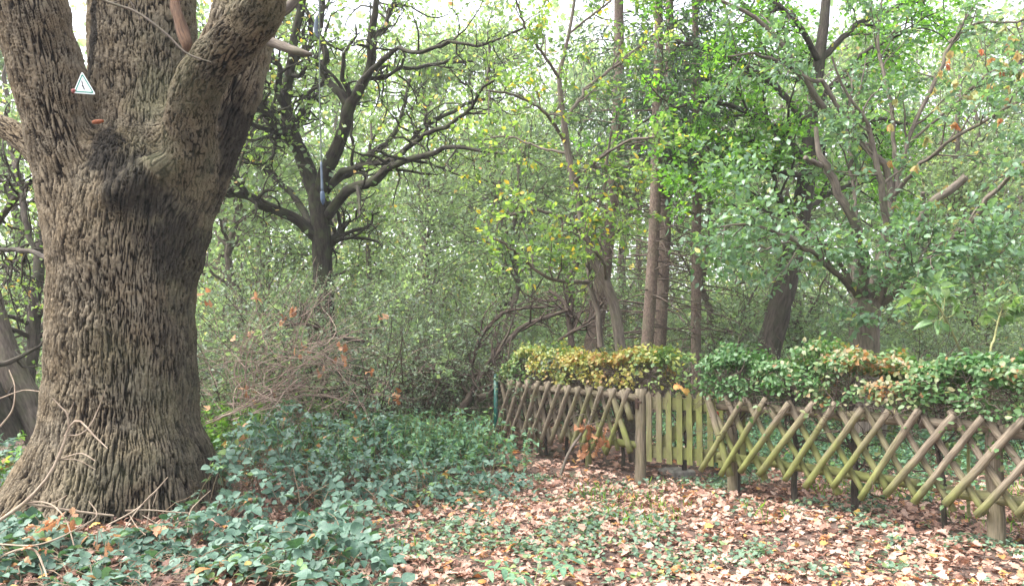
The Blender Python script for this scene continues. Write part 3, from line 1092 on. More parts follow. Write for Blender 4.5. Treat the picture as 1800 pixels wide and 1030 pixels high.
# ------------------------------------------------------------------ trees behind
def limbs(rows_list, K=22):
    """traced limbs -> list of (pts (1,K,3), rad (1,K))"""
    out = []
    for rows in rows_list:
        p, r = resample(*chain(rows), K)
        w_ = np.sin(np.linspace(0, np.pi, K))[:, None]
        L = np.linalg.norm(p[-1] - p[0])
        p = p + w_ * .006 * L * rng.normal(size=(K, 3)) * min(1, .35 / max(r[0] * 6, .1))
        out.append((p[None], r[None]))
    return out


def stack(ls):
    return np.concatenate([p for p, r in ls]), np.concatenate([r for p, r in ls])


def root_obj(name, label, cat, px, d, group=None):
    x = (px - 900) / FPX * d
    return thing(name, label, cat, (x, d, float(gz([x], [d])[0])), group)


def to_ground(rows):
    """carry a traced trunk on down to the ground"""
    px, py, hw, d = rows[0]
    p = P(px, py, d)
    q = P(rows[1][0], rows[1][1], rows[1][3])
    k = (p[2] + .1) / max(q[2] - p[2], .05)
    g = p - (q - p) * k * .9
    g[2] = -.1
    return g


def traced_tree(root, trunk_rows, limb_rows, mat, seeds=(), ground=True):
    q = MB()
    p, r = chain(trunk_rows)
    if ground:
        p = np.vstack([to_ground(trunk_rows), p])
        r = np.concatenate([[r[0] * 1.25], r])
    p, r = resample(p, r, 34)
    tubes(q, p, r, 14, False, None, .12, 3)
    q.build('trunk', mat, root)
    return limbs(limb_rows)


def limb_parts(root, ls, mat, g1, g2, twig_only=()):
    """every traced limb with its own twigs is one part"""
    o1, o2 = [], []
    for j, (a, b_) in enumerate(ls):
        q = MB()
        tubes(q, a, b_, 8, False, None, .1, 4)
        if j in twig_only:                       # sawn off: flat end, hardly any shoots
            tubes(q, np.stack([a[:, -1], a[:, -1] + (a[:, -1] - a[:, -2]) * .08], 1), np.stack([b_[:, -1], b_[:, -1] * .93], 1), 8, True)
            q.build('sawn_limb', mat, root)
            continue
        p1, r1 = grow(a, b_, *g1)
        p2, r2 = grow(p1, r1, *g2)
        tubes(q, p1, r1, 5)
        tubes(q, p2, r2, 3)
        q.build('limb', mat, root)
        o1.append(p1)
        o2.append(p2)
    return np.concatenate(o1), np.concatenate(o2)


# --- gnarled oak in the middle distance
D2 = 14.0
ok2 = root_obj('oak_tree', 'gnarled dark limbed oak with twisting branches in the middle distance behind the rope', 'tree', 570, D2)
ls = traced_tree(ok2, [(572, 640, 20, D2), (570, 540, 18, D2), (566, 450, 17, D2), (563, 390, 17, D2), (560, 350, 18, D2), (556, 325, 15, D2)], [
    [(560, 352, 15, D2), (541, 302, 15, D2), (526, 265, 14, 13.9), (512, 225, 12, 13.8), (502, 180, 11, 13.8), (510, 120, 9, 13.7), (520, 60, 8, 13.7), (532, 0, 7, 13.6), (540, -90, 5, 13.4)],
    [(524, 262, 10, 13.9), (500, 240, 8, 13.6), (478, 228, 7, 13.3), (452, 222, 5, 12.9), (420, 205, 4, 12.6)],
    [(500, 240, 7, 13.6), (486, 222, 7, 13.4), (470, 200, 7, 13.2), (458, 185, 5, 13), (440, 140, 4, 12.8)],
    [(505, 190, 7, 13.8), (488, 165, 6, 13.6), (492, 120, 5, 13.4), (470, 90, 4, 13.2), (480, 40, 4, 13), (470, -30, 3, 12.8)],
    [(510, 130, 6, 13.7), (520, 105, 5, 13.9), (540, 90, 4, 14), (548, 60, 4, 14.1), (540, 20, 3, 14.2)],
    [(562, 345, 14, D2), (573, 300, 13, 13.8), (592, 262, 12, 13.6), (606, 225, 11, 13.4), (612, 190, 11, 13.2), (632, 160, 9, 13), (648, 125, 8, 12.9), (652, 95, 7, 12.8), (652, 55, 7, 12.7), (662, 0, 5, 12.5), (655, -80, 4, 12.4)],
    [(612, 188, 8, 13.2), (598, 165, 8, 13.2), (582, 148, 7, 13.3), (568, 122, 7, 13.4), (572, 95, 6, 13.5), (560, 60, 5, 13.6), (568, 10, 4, 13.8), (560, -60, 3, 14)],
    [(618, 180, 6, 13.1), (630, 150, 5, 13.4), (650, 125, 5, 13.8), (682, 118, 4, 14.2), (720, 122, 3.5, 14.6), (770, 112, 3, 15), (830, 108, 2.5, 15.4)],
    [(640, 140, 6, 12.9), (668, 110, 5, 12.5), (700, 88, 4, 12.2), (740, 92, 4, 11.8), (790, 75, 3, 11.5), (850, 78, 2.5, 11.2), (920, 50, 2, 11)],
    [(652, 75, 5, 12.8), (675, 50, 4, 13), (690, 10, 4, 13.2), (720, -30, 3, 13.4)],
    [(574, 382, 10, D2), (596, 352, 9, 13.7), (612, 334, 9, 13.4), (640, 325, 9, 13), (668, 312, 8, 12.7), (685, 292, 7, 12.5), (720, 280, 6, 12.2), (760, 270, 5, 11.9), (790, 258, 4, 11.6), (840, 264, 3, 11.4), (890, 272, 2, 11.2)],
    [(570, 340, 7, D2), (592, 318, 6, 14.2), (622, 300, 6, 14.4), (650, 272, 5.5, 14.6), (680, 252, 5, 14.8), (700, 220, 4, 15), (712, 180, 3.5, 15.2), (720, 140, 3, 15.4)],
    [(575, 335, 7, D2), (600, 305, 6, 13.6), (640, 292, 6, 13.2), (700, 278, 5, 12.8), (740, 240, 4.5, 12.4), (790, 222, 4, 12), (828, 190, 3, 11.7), (842, 160, 2.5, 11.5), (880, 135, 2, 11.3)],
    [(688, 285, 5, 12.5), (715, 262, 4, 12.7), (742, 225, 4, 13), (780, 205, 3.5, 13.3), (830, 180, 3, 13.6), (880, 172, 2, 14)],
    [(558, 418, 11, D2), (522, 386, 10, 13.8), (484, 368, 9, 13.5), (444, 350, 8, 13.2), (412, 338, 7, 12.9), (385, 330, 6, 12.7), (350, 310, 4, 12.5)],
    [(545, 395, 7, D2), (520, 350, 6, 14.6), (470, 300, 5, 15), (440, 262, 4, 15.3), (425, 240, 3, 15.5), (405, 250, 2, 15.7)],
    [(566, 440, 8, D2), (584, 424, 9, 14.2), (600, 405, 6, 14.3), (606, 390, 3, 14.4)],
], M_BARK2)
p1, p2 = limb_parts(ok2, ls, M_BARK2, (10, (.5, 1.7), (30, 75), 8, .33, .03, .2, 1, .55, .006), (5, (.25, .8), (25, 75), 6, .35, .03, .15, 1, .6, .004))
lp, ld = along(p2, 4, .3, .06)
k = rng.random(len(lp)) < .25 + .75 * sstep(2.2, 5.5, lp[:, 2])
mb = MB()
leaves(mb, lp[k], (.07, .115), tpl_oval(.3), None, .5, direc=ld[k])
mb.build('crown', M_OAKLEAF, ok2)

# --- curved sapling with yellowing leaves behind the left hedge
DS = 9.9
sap = root_obj('sapling', 'slender curved sapling with pale green and yellow leaves behind the left hedge', 'tree', 1088, DS)
ls = traced_tree(sap, [(1092, 620, 10, DS), (1080, 540, 9.5, DS), (1062, 490, 9, DS), (1042, 455, 8.5, DS), (1028, 415, 8, DS), (1020, 370, 7, DS), (1006, 310, 6.5, DS), (996, 250, 6, DS), (987, 180, 5, DS), (984, 130, 4, DS), (1000, 60, 3, DS), (1015, -30, 2.5, DS)], [
    [(1056, 610, 6, 10), (1050, 545, 5, 10), (1038, 500, 5, 10), (1035, 470, 4, 10), (1042, 420, 3, 9.9), (1060, 330, 2.5, 9.7), (1075, 230, 2, 9.5)],
    [(1036, 496, 4, 10), (992, 495, 3.5, 9.6), (952, 482, 3, 9.2), (920, 455, 2.5, 8.9), (890, 430, 2, 8.6), (850, 415, 1.5, 8.4)],
    [(1066, 495, 3.5, DS), (1062, 465, 3, 9.6), (1045, 440, 2.5, 9.3), (1010, 400, 2, 9)],
    [(1026, 410, 3.5, DS), (980, 380, 3, 9.5), (930, 370, 2.5, 9.2), (880, 385, 2, 9)],
    [(1008, 320, 3.5, DS), (1040, 290, 3, 9.6), (1100, 250, 2.5, 9.3), (1160, 240, 2, 9)],
    [(996, 255, 3.5, DS), (960, 200, 3, 9.6), (910, 170, 2.5, 9.3), (860, 160, 2, 9)],
    [(990, 220, 3.5, DS), (1030, 160, 3, 10.2), (1090, 110, 2.5, 10.5), (1150, 60, 2, 10.8)],
    [(985, 140, 3, DS), (950, 90, 2.5, 9.7), (920, 40, 2, 9.5), (900, -30, 1.6, 9.3)],
    [(998, 270, 2.5, DS), (950, 260, 2, 10.3), (890, 240, 1.7, 10.6), (840, 250, 1.5, 10.9)],
    [(1000, 60, 2.2, DS), (1050, 20, 2, 9.8), (1100, -20, 1.6, 9.7)],
    [(1016, 350, 2.4, DS), (1070, 340, 2, 9.7), (1120, 350, 1.6, 9.5)],
], M_GREYB)
p1, p2 = limb_parts(sap, ls, M_GREYB, (8, (.3, .9), (35, 80), 7, .2, .02, .2, 1, .6, .003), (4, (.15, .4), (30, 70), 5, .2, -.02, .2, 1, .6, .002))
lp, ld = along(p2, 9, .1, .03)
a_, b_ = along(p1, 5, .5, .03)
lp, ld = np.vstack([lp, a_]), np.vstack([ld, b_])
mb = MB()
leaves(mb, lp, (.055, .09), tpl_oval(.3), None, .75, direc=ld, bend=.35)
mb.build('crown', M_SAP, sap)


# --- spruces with dead lower twigs
def spruce(rows, label, h, z_live, seed_n=26):
    d = rows[0][3]
    root = root_obj('spruce_tree', label, 'tree', rows[0][0], d, 'spruces beyond the gate')
    p, r = chain(rows)
    p = np.vstack([to_ground(rows), p])
    r = np.concatenate([[r[0] * 1.15], r])
    top = p[-1] + np.array([0, 0, h - p[-1][2]])
    p = np.vstack([p, top])
    r = np.concatenate([r, [.03]])
    p, r = resample(p, r, 40)
    q = MB()
    tubes(q, p, r, 12, False, None, .1, 6)
    q.build('trunk', M_SPRUCE, root)
    PT, R = p[None], r[None]
    z0, z1 = (1.6 / h), z_live / h
    p1, r1 = grow(PT, R, 55, (.5, 1.5), (75, 100), 6, .08, -.06, .2, z1 + .1, .14, .004)
    p2, r2 = grow(p1, r1, 9, (.15, .5), (40, 80), 5, .15, -.1, .15, 1, .5, .002)
    q = MB()
    tubes(q, p1, np.minimum(r1, .011), 4)
    tubes(q, p2, np.minimum(r2, .003), 3)
    q.build('dead_branches', M_TWIGD, root)
    g1, s1 = grow(PT, R, 60, (1.2, 2.3), (70, 95), 7, .06, -.05, z1, 1, .14, .006, .75)
    g2, s2 = grow(g1, s1, 9, (.3, .8), (35, 70), 5, .1, -.12, .15, 1, .5, .003)
    q = MB()
    tubes(q, g1, np.minimum(s1, .018), 4)
    q.build('limbs', M_SPRUCE, root)
    lp, ld = along(g2, 6, .0, .02)
    mb = MB()
    leaves(mb, lp, (.09, .17), tpl_diamond(.13), None, .6, fold=.6, direc=ld + np.array([0, 0, -.35]))
    mb.build('crown', M_NEEDLE, root)


spruce([(1137, 615, 11, 12.5), (1146, 480, 10.5, 12.5), (1151, 380, 10, 12.5), (1155, 200, 9, 12.5), (1158, 60, 8, 12.5)], 'reddish spruce trunk nearest the sapling, left of the close pair behind the gate', 10.5, 6.8)
spruce([(1160, 605, 11, 13.6), (1166, 480, 10.5, 13.6), (1172, 330, 10, 13.6), (1178, 160, 9, 13.6)], 'greyer spruce trunk of the close pair, right one, behind the gate', 11, 7.2)
spruce([(1223, 612, 9, 13), (1224, 480, 9, 13), (1225, 330, 8, 13), (1224, 200, 7, 13)], 'thin straight spruce trunk standing alone right of the close pair of trunks', 10, 6.6)
spruce([(1042, 608, 15, 14.5), (1058, 500, 14, 14.5), (1072, 380, 12, 14.5), (1080, 300, 11, 14.5), (1088, 120, 10, 14.5)], 'thick spruce trunk leaning slightly right behind the curved sapling', 12, 7.6)

# --- dark leaning hornbeam with the dense green crown
DH = 13.0
hb = root_obj('hornbeam_tree', 'dark trunk leaning right with a dense saturated green crown, right of the spruces', 'tree', 1340, DH)
ls = traced_tree(hb, [(1345, 640, 22, DH), (1360, 580, 21, DH), (1378, 510, 20, DH), (1396, 440, 18, DH), (1412, 350, 16, DH), (1420, 280, 14, DH), (1426, 200, 12, DH), (1440, 110, 10, DH), (1452, 0, 8, DH), (1460, -140, 6, DH), (1465, -300, 4, DH)], [
    [(1418, 290, 7, DH), (1380, 240, 6, 12.6), (1320, 200, 5, 12.2), (1250, 180, 4, 11.8), (1180, 190, 3, 11.5), (1130, 215, 2, 11.3)],
    [(1424, 230, 7, DH), (1370, 160, 6, 12.7), (1300, 110, 5, 12.4), (1220, 80, 4, 12.2), (1160, 70, 3, 12)],
    [(1430, 180, 6, DH), (1390, 100, 5, 13.4), (1340, 40, 4, 13.7), (1280, -20, 3, 14)],
    [(1440, 110, 6, DH), (1400, 40, 5, 12.4), (1340, -10, 4, 11.9), (1260, -40, 3, 11.5)],
    [(1428, 200, 6, DH), (1480, 130, 5, 12.6), (1540, 80, 4, 12.2), (1610, 50, 3, 11.9)],
    [(1440, 110, 6, DH), (1500, 50, 5, 13.2), (1580, 10, 4, 13.5), (1660, -10, 3, 13.8)],
    [(1452, 0, 5, DH), (1500, -60, 4, 13), (1580, -100, 3, 13)],
    [(1416, 310, 6, DH), (1360, 300, 5, 12.5), (1290, 290, 4, 12), (1220, 310, 3, 11.6), (1180, 340, 2, 11.3)],
    [(1420, 270, 6, DH), (1480, 230, 5, 13.4), (1540, 210, 4, 13.8), (1600, 220, 3, 14.2)],
    [(1400, 420, 6, DH), (1380, 370, 5, 12.8), (1365, 330, 4, 12.6), (1350, 280, 3, 12.4), (1310, 240, 2, 12.2)],
    [(1408, 380, 5, DH), (1460, 340, 4, 13.6), (1520, 320, 3, 14), (1580, 300, 2, 14.4)],
    [(1430, 150, 5, DH), (1350, 130, 4, 13.4), (1270, 140, 3, 13.9), (1200, 140, 2, 14.2)],
], M_DARKB)
p1, p2 = limb_parts(hb, ls, M_DARKB, (12, (.5, 1.5), (35, 80), 7, .18, .0, .15, 1, .55, .005), (6, (.25, .7), (30, 75), 5, .18, -.02, .1, 1, .6, .003))
lp, ld = along(p2, 18, .05, .06)
mb = MB()
leaves(mb, lp, (.065, .105), tpl_diamond(.33), None, .8, direc=ld)
mb.build('crown', M_HORN, hb)

# --- lopped multi-stem tree behind the right hedge
DR = 10.5
lop = root_obj('lopped_tree', 'multi stemmed tree with sawn off pale limbs and wide crown behind the right hedge', 'tree', 1522, DR)
ls = traced_tree(lop, [(1522, 640, 24, DR), (1520, 590, 24, DR), (1520, 550, 26, DR), (1522, 525, 22, DR)], [
    [(1512, 545, 12, DR), (1518, 470, 12, 10.4), (1508, 420, 11, 10.2), (1496, 385, 10, 10.1), (1478, 345, 9.5, 10), (1462, 310, 9, 9.95), (1446, 284, 8, 9.9), (1438, 262, 6, 9.9), (1434, 225, 5, 9.9)],
    [(1450, 292, 6, 9.93), (1436, 288, 6, 9.85), (1415, 277, 5.5, 9.75)],
    [(1540, 540, 10, DR), (1560, 480, 9, 10.4), (1563, 440, 8, 10.3), (1557, 380, 8, 10.2), (1552, 340, 7.5, 10.15), (1545, 310, 7, 10.1), (1536, 263, 6, 10.1), (1528, 225, 5, 10.1), (1510, 195, 4, 10), (1480, 150, 3, 9.9), (1462, 100, 2.4, 9.8)],
    [(1535, 545, 12, DR), (1562, 480, 11, 10.3), (1586, 444, 10.5, 10.1), (1603, 409, 10.5, 10), (1624, 374, 10, 9.9), (1649, 348, 9.5, 9.8), (1679, 328, 8.5, 9.7), (1697, 311, 7.5, 9.6)],
    [(1624, 374, 5, 9.9), (1622, 352, 5, 9.85), (1622, 338, 4.5, 9.8)],
    [(1528, 530, 10, DR), (1548, 440, 9, 10.8), (1565, 370, 8, 11), (1557, 300, 8, 11), (1520, 255, 7.5, 10.9), (1478, 215, 7, 10.8), (1440, 180, 6.5, 10.7), (1410, 135, 6, 10.6), (1375, 85, 5.5, 10.5), (1345, 45, 5, 10.4), (1300, 15, 4, 10.3), (1230, -10, 3, 10.2)],
    [(1500, 240, 5, 10.85), (1450, 148, 5, 10.7), (1430, 145, 4.5, 10.6), (1380, 115, 4, 10.5), (1330, 95, 3, 10.4), (1280, 100, 2, 10.3)],
    [(1566, 353, 5, 10.9), (1603, 305, 4.5, 10.5), (1645, 268, 4, 10.1), (1700, 230, 3.6, 9.7), (1760, 195, 3.2, 9.3), (1820, 165, 2.6, 9)],
    [(1548, 535, 8, DR), (1590, 505, 7, 10.2), (1634, 470, 6.5, 9.8), (1670, 425, 6, 9.5), (1705, 389, 5.5, 9.2), (1755, 330, 5, 8.9), (1805, 280, 4, 8.6), (1860, 230, 3, 8.4)],
    [(1565, 365, 6, 11), (1580, 320, 5.5, 11.1), (1598, 240, 5, 11.2), (1640, 150, 4.5, 11.2), (1670, 80, 4, 11.2), (1700, 30, 3.4, 11.2), (1740, -30, 2.6, 11.2)],
    [(1575, 340, 5, 11), (1572, 250, 4.5, 11.2), (1560, 160, 4, 11.3), (1545, 90, 3.4, 11.4), (1550, 0, 2.6, 11.5)],
    [(1520, 530, 9, DR), (1490, 500, 7, 10.2), (1460, 470, 6, 9.9), (1420, 440, 5, 9.6), (1370, 410, 4, 9.3), (1310, 395, 3, 9), (1260, 400, 2, 8.8)],
    [(1512, 535, 6, DR), (1470, 450, 5, 10.4), (1430, 420, 4, 10.3), (1370, 430, 3, 10.2), (1310, 455, 2, 10.1)],
    [(1566, 450, 5, 10.2), (1590, 470, 4, 9.8), (1610, 460, 3, 9.5), (1640, 450, 2, 9.2)],
    [(1640, 440, 4, 9.7), (1700, 450, 3, 9.5), (1760, 470, 2, 9.3)],
    [(1600, 250, 3.6, 11.2), (1670, 190, 3, 10.8), (1740, 130, 2.6, 10.4), (1810, 100, 2, 10)],
    [(1528, 520, 6, DR), (1520, 440, 5, 10.9), (1500, 330, 4, 11.2), (1490, 230, 3.4, 11.5), (1500, 120, 2.6, 11.8)],
    [(1668, 75, 3.4, 11.2), (1720, 40, 3, 11), (1780, 40, 2.4, 10.8), (1840, 20, 2, 10.6)],
], M_PALE)
big = [i for i in range(len(ls)) if i not in (0, 1, 3, 4)]
ls = [(a, b_ * .82) for a, b_ in ls]
p1, p2 = limb_parts(lop, ls, M_PALE, (9, (.35, 1.1), (30, 75), 7, .16, .05, .3, 1, .55, .004), (4, (.2, .5), (30, 70), 5, .18, .0, .2, 1, .6, .0025), (0, 1, 3, 4))
lp, ld = along(p2, 12, .1, .04)
a_, b_ = along(p1[np.flatnonzero(p1[:, 0, 2] < 4.5)], 14, .3, .05)
lp, ld = np.vstack([lp, a_]), np.vstack([ld, b_])
mb = MB()
leaves(mb, lp, (.065, .105), tpl_oval(.3), None, .8, direc=ld, bend=.4)
# thick tufts of shoots low on the stump and on the left boughs
for c, n, s in ((P(1560, 480, 10), 300, .3), (P(1610, 465, 9.6), 200, .25), (P(1450, 440, 9.9), 120, .3), (P(1320, 400, 9.2), 240, .34), (P(1285, 290, 9.4), 260, .38), (P(1300, 470, 9.6), 160, .3), (P(1475, 440, 9.9), 250, .3), (P(1500, 560, 9.9), 160, .2), (P(1660, 500, 9.3), 160, .25), (P(1740, 440, 9), 200, .35), (P(1590, 380, 10.2), 160, .35)):
    leaves(mb, c + rng.normal(size=(n, 3)) * s * np.array([1, .8, .5]), (.07, .115), tpl_oval(.3), None, .9, bend=.4)
mb.build('crown', M_BROAD, lop)
for c, n, s in ((P(1690, 170, 10), 9, .36), (P(1735, 120, 10), 9, .34), (P(1775, 90, 10), 7, .26), (P(1640, 150, 10), 5, .25), (P(1620, 300, 10), 5, .3), (P(1700, 330, 9.6), 6, .34), (P(1780, 165, 9.6), 6, .25)):
    for cc in c + rng.normal(size=(n, 3)) * s * np.array([1.2, 1, .8]):
        mb = MB()
        leaves(mb, np.repeat(cc[None], 4, 0) + .008 * rng.normal(size=(4, 3)), (.09, .13), tpl_oval(.3), norm(rng.normal(size=(4, 3)) * np.array([1, 1, .1])), 0, .5, .5, np.tile([0, 0, -1.], (4, 1)), rnd=np.clip(U(-.1, 1.02) + .1 * rng.normal(size=4), 0, 1))
        mb.build('seed_pod', M_POD, lop)

# --- dark stems left of the great oak
lt = root_obj('multistem_tree', 'dark multi stemmed tree at the left edge behind the great oak', 'tree', 30, 10.2)
ls = traced_tree(lt, [(62, 745, 24, 10.2), (44, 700, 24, 10.2), (22, 650, 22, 10.2), (4, 590, 17, 10.2), (-12, 520, 13, 10.2), (-30, 430, 10, 10.2)], [
    [(46, 690, 12, 10.3), (56, 630, 11, 10.5), (62, 560, 10.5, 10.7), (66, 480, 9.5, 10.8), (68, 420, 8, 10.9), (80, 350, 7, 11), (95, 250, 5, 11.1)],
    [(24, 770, 20, 10), (4, 720, 18, 9.9), (-20, 670, 15, 9.8), (-60, 600, 11, 9.7)],
    [(82, 455, 4, 8.6), (62, 444, 4.5, 8.8), (38, 440, 4.5, 9), (10, 438, 4, 9.2), (-30, 440, 3, 9.4)],
    [(62, 440, 4, 9.2), (46, 400, 5, 9.3), (40, 350, 5, 9.5), (28, 300, 4.5, 9.7), (18, 262, 4, 9.9), (10, 200, 3, 10)],
    [(-20, 420, 6, 10), (10, 370, 5.5, 9.8), (36, 340, 5, 9.6), (55, 318, 4, 9.4)],
    [(0, 470, 5, 9.9), (20, 462, 4.5, 9.7), (44, 458, 4, 9.5)],
    [(66, 560, 5, 10.7), (84, 520, 4, 10.6), (104, 470, 3, 10.5)],
], M_GREYB)
p1, p2 = limb_parts(lt, ls, M_DARKB, (10, (.4, 1.2), (30, 80), 7, .3, .02, .2, 1, .5, .004), (4, (.2, .6), (30, 75), 5, .3, .0, .2, 1, .6, .0025))
lp, ld = along(p2, 3, .2, .06)
mb = MB()
leaves(mb, lp, (.05, .09), DIA, None, .6)
mb.build('crown', M_OAKLEAF, lt)


# ------------------------------------------------------------------ far trees: three kinds, copied
def far_proto(name, h, rad, spread, nleaf, leaf, lm, bm, z_c):
    r = thing(name, '', 'tree')
    K = 16
    t = np.linspace(0, 1, K)
    wob = np.cumsum(rng.normal(size=(K, 2)) * .11, 0)
    p = np.column_stack([wob - wob[0], t * h - .15])
    q = MB()
    tubes(q, p, rad * (1 - .85 * t) + .02, 9, False, None, .1, 2)
    q.build('trunk', bm, r)
    PT, R = p[None], (rad * (1 - .85 * t) + .02)[None]
    a, ra = grow(PT, R, 30, (spread * .6, spread * 1.15), (40, 85), 8, .2, .04, z_c, .98, .5, .02, .55)
    b2, rb = grow(a, ra, 8, (.8, 2), (30, 75), 6, .22, .02, .2, 1, .5, .01)
    q = MB()
    tubes(q, a, ra, 5)
    tubes(q, b2, rb, 3)
    q.build('limbs', bm, r)
    lp, ld = along(b2, max(1, nleaf // len(b2)), .05, .22)
    mb = MB()
    leaves(mb, lp, leaf, tpl_diamond(.36), None, .35, direc=ld)
    mb.build('crown', lm, r)
    return r


def dup(o, loc, rz, sc, label, group):
    c = o.copy()
    COL.objects.link(c)
    c.location, c.rotation_euler, c.scale = loc, (0, 0, rz), (sc,) * 3
    tag(c, label, None, group)
    for ch in list(o.children):
        k_ = ch.copy()
        COL.objects.link(k_)
        k_.parent = c
    return c


fp = [far_proto('broadleaf_tree', 13.5, .22, 3.6, 8500, (.13, .22), M_FAR, M_GREYB, .08),
      far_proto('broadleaf_tree', 11, .15, 2.8, 7500, (.11, .18), M_FAR, M_GREYB, .06),
      far_proto('young_tree', 8, .09, 2.0, 6000, (.09, .14), M_FAR2, M_GREYB, .1)]
FAR = [  # proto, px, depth, scale, label
    (1, 668, 21, .7, 'dark slanting trunk seen between the gnarled oak and the gap of sky'),
    (0, 735, 29, .95, 'pale leaved tree straight behind the far end of the oak boughs'),
    (1, 905, 20, .9, 'light green tree filling the space above the metal post'),
    (0, 480, 23, 1.0, 'bright green tree showing between the great oak and the gnarled oak'),
    (1, 400, 19, .85, 'green tree close against the right edge of the great oak trunk'),
    (0, 820, 31, 1.05, 'far pale tree between the gnarled oak and the sapling'),
    (1, 1010, 27, 1.0, 'far tree showing behind the curved sapling'),
    (0, 1110, 33, 1.05, 'far tree closing the view behind the spruce pair'),
    (1, 1290, 25, .95, 'far light tree between the thin spruce and the leaning dark trunk'),
    (0, 1480, 29, 1.0, 'far tree behind the lopped multi stemmed tree'),
    (1, 1660, 22, .85, 'green tree behind the sawn off limb at the right'),
    (0, 1800, 27, 1.0, 'tree at the far right edge with sky around its crown'),
    (1, 1745, 17, .7, 'low yellowish green tree above the right end of the hedge'),
    (0, 580, 36, 1.1, 'distant tree right behind the gnarled oak trunk'),
    (1, 60, 21, .95, 'tree behind the dark stems at the left edge'),
    (0, -60, 28, 1.0, 'distant tree at the left edge of the wood'),
    (2, 745, 18, .75, 'young leafy tree with thin trunk left of the dark angular branch'),
    (2, 870, 14.5, .75, 'small tree with a dark angular stem beyond the metal post'),
    (2, 1240, 17, .9, 'young tree with grey leaves right of the thin spruce'),
    (2, 1420, 18, .95, 'young tree between the leaning trunk and the lopped tree'),
    (2, 445, 15, .9, 'young grey leaved tree right beside the great oak'),
    (2, 980, 19, 1.0, 'young tree deep behind the forked foot of the curved sapling'),
    (2, 1330, 20, 1.05, 'young tree filling the gap left of the leaning dark trunk'),
    (2, 1570, 19, 1.0, 'young tree filling the gap right of the lopped tree'),
    (2, 1700, 18, 1.0, 'young tree behind the upper right boughs'),
    (2, 500, 22, .9, 'young tree filling the gap left of the gnarled oak'),
]
first = set()
for pi_, px, d, s, lb in FAR:
    x = (px - 900) / FPX * d
    loc = (x, d, float(gz([x], [d])[0]) - .05)
    if pi_ not in first:
        o = fp[pi_]
        o.location, o.rotation_euler, o.scale = loc, (0, 0, U(0, 6)), (s,) * 3
        tag(o, lb, None, 'trees deeper in the wood')
        first.add(pi_)
    else:
        dup(fp[pi_], loc, U(0, 6), s, lb, 'trees deeper in the wood')

# the closed wood far behind: one mass of foliage and trunks
n = 95000
ph = U(-.72, .72, n)
dd = U(38, 70, n)
fx_, fy_ = dd * np.tan(ph), dd
fz_ = U(0, 1, n) ** 1.15 * 24
den = .6 + .5 * sstep(7, 2, fz_) + .8 * noise(np.stack([fx_ * .22, fy_ * .22, fz_ * .28], -1), 71) - .6 * sstep(9, 22, fz_)
k = rng.random(n) < den
mb = MB()
leaves(mb, np.stack([fx_, fy_, fz_], -1)[k], (.35, .62), tpl_diamond(.38), None, .6)
tag(mb.build('far_wood_foliage', M_FAR), kind='stuff')
n = 26
ph, dd = U(-.7, .7, n), U(34, 66, n)
p = np.stack([dd * np.tan(ph), dd, np.full(n, -.2)], -1)
K = 8
PT = np.repeat(p[:, None], K, 1)
PT[:, :, 2] += np.linspace(0, 1, K) * U(10, 18, (n, 1))
PT[:, :, :2] += np.cumsum(rng.normal(size=(n, K, 2)) * .15, 1)
q = MB()
tubes(q, PT, U(.08, .22, (n, 1)) * np.linspace(1, .4, K), 6)
tag(q.build('far_wood_trunks', M_GREYB), kind='stuff')


# ------------------------------------------------------------------ shrubs of the undergrowth
def shrub_proto(ns, h, lean, lm, bm, leaf, per, nm='shrub', upb=.7):
    r = thing(nm, '', 'shrub')
    K = 9
    a = U(0, 2 * np.pi, ns)
    base = np.stack([np.cos(a), np.sin(a), 0 * a], -1) * U(0, .35, (ns, 1))
    d = norm(np.stack([np.cos(a) * lean, np.sin(a) * lean, np.ones(ns)], -1) + .25 * rng.normal(size=(ns, 3)))
    PT = np.zeros((ns, K, 3))
    PT[:, 0] = base - [0, 0, .05]
    L = U(.6, 1.1, ns) * h
    for i in range(1, K):
        d = norm(d + .13 * rng.normal(size=d.shape) + np.stack([np.cos(a), np.sin(a), -.1 + 0 * a], -1) * .05)
        PT[:, i] = PT[:, i - 1] + d * (L / (K - 1))[:, None]
    R = U(.006, .016, (ns, 1)) * np.linspace(1, .3, K)
    b1, s1 = grow(PT, R, 9, (.3, .9), (30, 75), 6, .25, .02, .2, 1, .6, .003)
    b2, s2 = grow(b1, s1, 4, (.12, .4), (30, 75), 4, .25, .0, .2, 1, .6, .002)
    q = MB()
    tubes(q, PT, R, 5)
    tubes(q, b1, s1, 3)
    tubes(q, b2, s2, 3)
    q.build('stems', bm, r)
    if per:
        lp, ld = along(b2, per, .1, .03)
        mb = MB()
        leaves(mb, lp, leaf, tpl_diamond(.32), None, upb, direc=ld)
        mb.build('foliage', lm, r)
    return r


